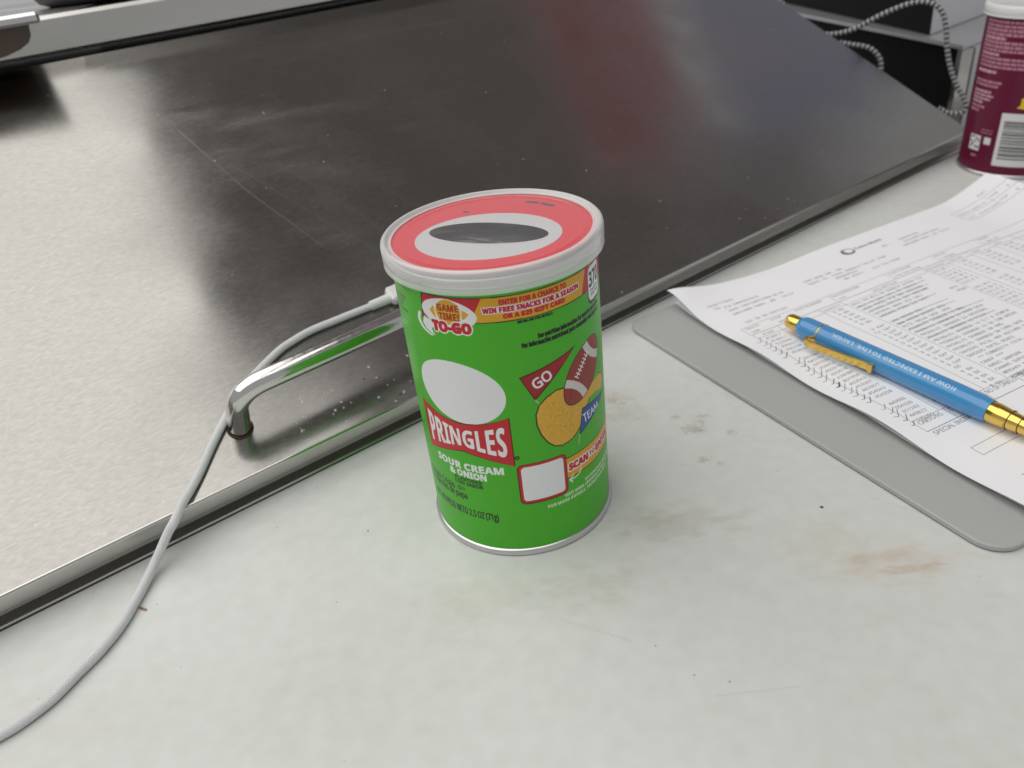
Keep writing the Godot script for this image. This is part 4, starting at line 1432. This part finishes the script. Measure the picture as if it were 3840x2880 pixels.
	var desc := ["HOST-PX BIG DR DOUBLE DOZEN FIX", "HOST-PX BAG LOFS OF COOKIE", "HOST PRTZL PCS HNY MUSTARD", "JITTERS PRETZL NUT MUSTARD", "SNYDERS MARK SEA SALT", "SNYDERS KING SEA SALT", "", "GRN ONION MED", "BEN ONION BASKET BIG", "RITZ GREEN CRIP JACK", "PRINGLES GRAB&GO LG BBQ", "PRINGLES GRAB&GO LG CHED CHSE", "PRINGLES GRAB&GO LG ORIGINAL", "PRINGLES GRAB&GO LG PIZZA", "PRINGLES GRAB&GO LG SLT & VINEGR", "PRINGLES GRAB&GO LG SR CRM ONION", "PRINGLES GRAB&GO SM BBQ", "PRINGLES GRAB&GO SM CHED CHSE", "SNYDERS PRTZL HNY MUSTARD PCES", "SNYDERS PRTZL MINIS", "** COMMODITY TOTAL", "CANDY ***", "ANDES SNAPBAR", "CHARMS SUPER BLO POP", "HERSHEY MILK", "KINDER JOY"]
	for k in items.size():
		var v := 77.6 + k * 3.78
		if items[k] != "":
			mono.call(items[k], 5.6, v, 10.2)
			mono.call(("12" if k == 8 else "1" if k < 6 else "3") if k < 20 else "1", 54.0 if k != 8 else 52.4, v)
			mono.call("BX" if k < 6 or k > 20 else "EA*", 58.5, v)
			mono.call(["8/4.82", "12/2.5", "12/4 OZ", "14/2.38"][k % 4] + " Z", 134.5, v, 13.0)
			mono.call("%d.%02d" % [1 + k % 4, (k * 37) % 100], 156.0, v)
			mono.call("%d.%02d" % [12 + k % 9, (k * 53) % 100], 176.0, v)
			mono.call("%d.%02d" % [24 + k % 7, (k * 71) % 100], 197.0, v)
			mono.call("%d" % (30 + k % 5), 217.0, v)
			mono.call("%d.%02d" % [13 + k % 6, (k * 17) % 100], 240.0, v)
		if desc[k] != "":
			mono.call(desc[k], 68.6 if k != 20 else 72.0, v, minf(61.0, desc[k].length() * 1.8))
		if k < 6 or (k > 6 and k < 15):
			if k in [1, 2, 3, 5, 7, 8, 10, 11, 13]:
				var dv := rng.randf_range(-0.6, 0.6)
				pr.path([at.call(67.0 + rng.randf() * 2, v - 0.6), at.call(88.0, v - 1.3 + dv), at.call(118.0 + rng.randf_range(-6, 10), v - 0.9 - dv)], 0.26, pen_ink)
		# tick
		if items[k] != "":
			var tu := 0.6 + rng.randf_range(-1.0, 1.2)
			var big := rng.randf_range(0.7, 1.35)
			var lean := rng.randf_range(-0.7, 0.7)
			pr.path([at.call(tu - 1.5 * big, v + 0.4 + lean), at.call(tu - 0.2, v + 1.0 + 0.3 * lean), at.call(tu + 0.7, v + 0.3), at.call(tu + 3.3 * big, v - 2.5 * big + lean)], rng.randf_range(0.22, 0.4) if k != 14 else 0.8, lin(0.04, 0.04, 0.055))
	mono.call("60", 55.0, 77.6 + 19.9 * 3.78)
	mono.call("STARBURST ORIG", 68.6, 77.6 + 26 * 3.78 - 6.0 + 3.0, 26.0)
	for q in [["MCD", 124.0, 97.0], ["VOID", 124.0, 101.0]]:
		mono.call(q[0], q[1], q[2])
	# form foot
	hr.call(2.3, 268.0, 171.0)
	hr.call(2.3, 268.0, 179.0)
	for u in [22.0, 47.0, 70.0, 100.0]:
		vr.call(u, 171.0, 179.0)
	text(pr, "CARTONS", at.call(4.0, 174.4), 2.4, ink, "Droid Sans", 14.6)
	text(pr, "CIGARETTES", at.call(23.5, 174.4), 2.4, ink, "Droid Sans", 19.0)
	text(pr, "NO OF LABELS", at.call(48.2, 174.4), 2.4, ink, "Droid Sans", 20.5)
	text(pr, "TAXABLE", at.call(71.5, 174.4), 2.4, ink, "Droid Sans", 14.0)
	text(pr, "SPECIAL INSTRUCTIONS", at.call(4.0, 182.6), 2.4, ink, "Droid Sans", 36.0)
	for v in [195.9, 201.6, 218.0]:
		hr.call(8.0, 120.0, v)
	vr.call(8.0, 195.9, 201.6)
	vr.call(120.0, 195.9, 218.0)
	text(pr, "CUSTOMER", at.call(30.0, 200.6), 2.4, ink, "Droid Sans", 17.0)
	for j in 15:
		pr.disc(at.call(24.5, 92.0 + j * 5.2), 0.7, 0.9, 0.0, ink, 12)
		pr.disc(at.call(24.5, 92.0 + j * 5.2), 0.4, 0.6, 0.0, lin(0.88, 0.88, 0.905), 12)


func pen() -> void:
	var t := thing("ballpoint_pen", "light blue pen with gold clip and gold tip lying on the invoice", "pen")
	var a := Vector3(0.1533, 0, -0.1006)
	var b := Vector3(0.2056, 0, 0.0004)
	var dir := (b - a).normalized()
	var y := 0.00785 + 0.0058
	t.position = Vector3(a.x, y, a.z)
	# local z runs from the cap to the tip, y up
	t.basis = Basis(Vector3.UP.cross(dir).normalized(), Vector3.UP, dir)
	var turn := Basis(Vector3.RIGHT, PI / 2)   # lathe axis y -> z
	var bodies := [
		["cap", M.gold, [[[0.0, 0.0], [0.0024, 0.0001], [0.0036, 0.0007], [0.0041, 0.002], [0.0042, 0.0095], [0.0038, 0.0100]]]],
		["barrel", barrel_mat(), [[[0.0038, 0.0085], [0.0049, 0.0090], [0.0057, 0.0112], [0.0058, 0.0135], [0.0058, 0.06], [0.0058, 0.100], [0.0056, 0.108], [0.0052, 0.1118], [0.0050, 0.1128]]]],
		["tip", M.gold, [[[0.0048, 0.1126], [0.0049, 0.1150], [0.0047, 0.1175], [0.0036, 0.128], [0.0024, 0.1365], [0.0013, 0.1405], [0.0009, 0.1435], [0.0, 0.1440]]]],
		["ring", M.gold, [[[0.00581, 0.0222], [0.00600, 0.02225], [0.00602, 0.0226], [0.00600, 0.02295], [0.00581, 0.0230]]]],
	]
	for q in bodies:
		var st := start()
		lathe(st, q[2], 48, Rect2(0, 0, 1, 0.12))
		var o := part(st, q[0], q[1], t)
		o.basis = turn
	for zz in [0.1215, 0.1262]:
		var st := start()
		var ring := PackedVector3Array()
		var rr: float = 0.0049 - (zz - 0.1175) * 0.107 + 0.00012
		for i in 33:
			ring.append(Vector3(cos(TAU * i / 32) * (rr - 0.0001), sin(TAU * i / 32) * (rr - 0.0001), zz))
		tube(st, ring, 0.00018, 6, false)
		part(st, "groove", M.brown, t)
	# clip on the lower left of the barrel (local -x is towards the camera's left)
	var st := start()
	var sx := -1.0 if (t.basis.x).dot(Vector3(1, 0, 0)) > 0 else 1.0
	var c := func(r: float, z: float) -> Vector3: return Vector3(sx * r * 0.94, -r * 0.12, z)
	var line := [c.call(0.0052, 0.0226), c.call(0.0078, 0.0205), c.call(0.0098, 0.0200), c.call(0.0106, 0.0228), c.call(0.0100, 0.030), c.call(0.0086, 0.045), c.call(0.0074, 0.0545), c.call(0.0080, 0.0585)]
	var sp := spline(line, 6)
	for k in sp.size() - 1:
		var p0 := sp[k]
		var p1 := sp[k + 1]
		var tdir := (p1 - p0).normalized()
		var wd := Vector3(0, 1, 0)
		var nn := tdir.cross(wd).normalized()
		var hw := 0.0018
		var ht := 0.0006
		for s in [-1.0, 1.0]:
			st.set_smooth_group(0 if s < 0 else 1)
			quad(st, p0 + wd * hw + nn * ht * s, p0 - wd * hw + nn * ht * s, p1 - wd * hw + nn * ht * s, p1 + wd * hw + nn * ht * s, nn * s)
			st.set_smooth_group(2 if s < 0 else 3)
			quad(st, p0 + wd * hw * s + nn * ht, p0 + wd * hw * s - nn * ht, p1 + wd * hw * s - nn * ht, p1 + wd * hw * s + nn * ht, wd * s)
	var cl := part(st, "clip", M.gold, t)
	st = start()
	var e: Vector3 = c.call(0.0076, 0.0575)
	tube(st, spline([e - Vector3(0, 0.0022, 0), e + Vector3(0, 0.0022, 0)], 4), 0.0012, 12)
	part(st, "clip_ball", M.gold, cl)


func barrel_mat() -> StandardMaterial3D:
	# u round the barrel, v along it; lettering reads from the tip end
	var blue := Color(0.055, 0.27, 0.56).linear_to_srgb()
	var pr := Print.new(512, 1024, 1024.0 / 120.0, 0.0, 120.0, blue)
	var g := glyphs("HOW AM I EXPECTED TO LIVE, LAUGH,", "Droid Sans Bold")
	var pts: PackedVector2Array = g[0]
	var sx: float = 67.0 / g[1]
	var white := lin(0.48, 0.62, 0.74)
	for i in range(0, pts.size(), 3):
		var q := PackedVector2Array()
		for j in 3:
			var p := pts[i + j]
			# along: starts at 97 mm from the cap end and runs back to 19; across: cap height 2.2 mm round the barrel
			var along := 97.5 - p.x * sx
			var across := p.y * 2.1
			q.append(Vector2((0.058 + across / 36.44) * 512.0, (120.0 - along) * 1024.0 / 120.0))
		pr.fill(q, white)
	var m: StandardMaterial3D = M.blue_paint.duplicate()
	m.albedo_color = Color.WHITE
	m.albedo_texture = ImageTexture.create_from_image(pr.img)
	return m


# ---------------------------------------------------------------- cables
func weave(sd: int) -> ImageTexture:
	var im := Image.create(64, 64, false, Image.FORMAT_RGBA8)
	for y in 64:
		for x in 64:
			var a := sin((x + y) * TAU / 16.0)
			var b := sin((x - y) * TAU / 16.0)
			var v := 0.5 + 0.5 * (a * absf(a) if (int((x + y) / 16.0) + int((x - y + 64) / 16.0)) % 2 == 0 else b * absf(b))
			im.set_pixel(x, y, Color(v, v, v))
	return ImageTexture.create_from_image(im)


func white_cable() -> void:
	var t := thing("charging_cable", "white braided charging cable draped over the lid edge beside the handle", "cable")
	var r := 0.0019
	var pts := []
	for q in [[-0.1967, 0.1012], [-0.1857, 0.0945], [-0.1801, 0.0900], [-0.1735, 0.0821], [-0.1687, 0.0725], [-0.1637, 0.0625], [-0.1601, 0.0507], [-0.1584, 0.0359]]:
		pts.append(Vector3(q[0], r + 0.0001, q[1]))
	pts.append_array([Vector3(-0.1563, 0.0042, 0.0229), Vector3(-0.1530, 0.0088, 0.0172), Vector3(-0.1493, 0.0140, 0.0137), Vector3(-0.1461, 0.0178, 0.0114), lid_pt(0.6678, 0.0012, r + 0.0014), lid_pt(0.6617, 0.0066, r + 0.0004)])
	for q in [[0.6550, 0.0127], [0.6442, 0.0235], [0.6344, 0.0325], [0.6258, 0.0397], [0.6141, 0.0480], [0.5957, 0.0570], [0.5866, 0.0597], [0.5746, 0.0617], [0.5597, 0.0619], [0.5443, 0.0619], [0.5300, 0.0617]]:
		pts.append(lid_pt(q[0], q[1], r + 0.0001))
	var st := start()
	tube(st, spline(pts, 10), r, 20, true, 1.0 / (TAU * r))
	var m := mat(Color(0.78, 0.78, 0.80), 0.7)
	m.heightmap_enabled = true
	m.heightmap_texture = weave(1)
	m.heightmap_scale = 0.018
	m.uv1_scale = Vector3(4, 4, 4)
	part(st, "cord", m, t)
	# moulded sleeve and plug
	st = start()
	tube(st, PackedVector3Array([lid_pt(0.5390, 0.0619, r + 0.0003), lid_pt(0.5260, 0.0618, r + 0.0006)]), [0.0026, 0.0028], 20)
	part(st, "sleeve", M.white_plastic, t)
	st = start()
	var bx := (lid_pt(0.50, 0.0622, 0.0) - lid_pt(0.535, 0.0618, 0.0)).normalized()
	rbox(st, Vector3(0.026, 0.0062, 0.0105), 0.0014, Transform3D(Basis(bx, PN, bx.cross(PN)), lid_pt(0.5145, 0.0622, 0.0034)))
	part(st, "plug", M.white_plastic, t)


func braid() -> ImageTexture:
	var im := Image.create(64, 64, false, Image.FORMAT_RGBA8)
	for y in 64:
		for x in 64:
			var s := absf(x - 32.0) / 32.0
			var k := fposmod(y / 64.0 + s * 0.3, 1.0)
			im.set_pixel(x, y, Color(0.74, 0.74, 0.75) if k < 0.5 else Color(0.18, 0.18, 0.19))
	return ImageTexture.create_from_image(im)


func braided_cable() -> void:
	var t := thing("braided_cable", "black and white braided cable looping over the cabinet front", "cable")
	# picture directions of the loops, set just in front of the cabinet's face
	var A := Vector3(0.452, 0, -0.483)
	var B := Vector3(0.40, 0, -0.80)
	var fr := (B - A).normalized()
	var nrm := Vector3(fr.z, 0, -fr.x)
	if nrm.x > 0:
		nrm = -nrm
	var eye := Vector3(0.00064424, 0.22530028, 0.26777377)
	var bs := Basis(Vector3(0.99266912, -0.10239214, 0.06421737), Vector3(0.12086365, 0.84096018, -0.52742578), Vector3(0.0, 0.53132083, 0.84717069))
	var place := func(x: float, y: float, o: Vector3, n: Vector3) -> Vector3:
		var d := bs * Vector3((x - 1920.0) / 2940.0, -(y - 1440.0) / 2940.0, -1.0)
		return eye + d * ((o - eye).dot(n) / d.dot(n))
	var m := mat(Color(1, 1, 1), 0.6)
	m.albedo_color = Color.WHITE
	m.albedo_texture = braid()
	var pts := []
	var face := (Vector3(eye.x, 0, eye.z) - A).normalized()
	var near := A + face * 0.008 + nrm * 0.004
	for q in [[2870, -60], [2920, -5], [2958, 45], [3005, 98], [3060, 122], [3120, 128], [3200, 110], [3300, 58], [3390, 20], [3450, 6], [3500, 14], [3535, 50], [3548, 110], [3552, 180], [3562, 245], [3585, 315], [3612, 365], [3622, 400], [3605, 422], [3560, 424], [3520, 405]]:
		pts.append(place.call(q[0], q[1], near, face))
	var st := start()
	tube(st, spline(pts, 12), 0.0022, 14, true, 1.0 / 0.0042)
	part(st, "cord", m, t)
	pts = []
	for q in [[3150, 160], [3200, 168], [3255, 178], [3290, 205], [3304, 240], [3300, 290]]:
		pts.append(place.call(q[0], q[1], near, face))
	st = start()
	tube(st, spline(pts, 12), 0.0022, 14, true, 1.0 / 0.0042)
	part(st, "cord", m, t)


func rail_things() -> void:
	var t := thing("black_container", "black rounded container base standing on the rear steel rail", "container")
	t.position = Vector3(0, 0, 0)
	var back := E1 + EW * 0.336
	var p := back - ED * 0.553 + BK * 0.075
	t.position = Vector3(p.x, 0.1886, p.z)
	var st := start()
	lathe(st, [[[0.0, 0.0], [0.030, 0.0], [0.036, 0.002], [0.040, 0.008], [0.042, 0.02], [0.043, 0.05], [0.0, 0.05]]], 48)
	part(st, "bowl", M.black_rubber, t)
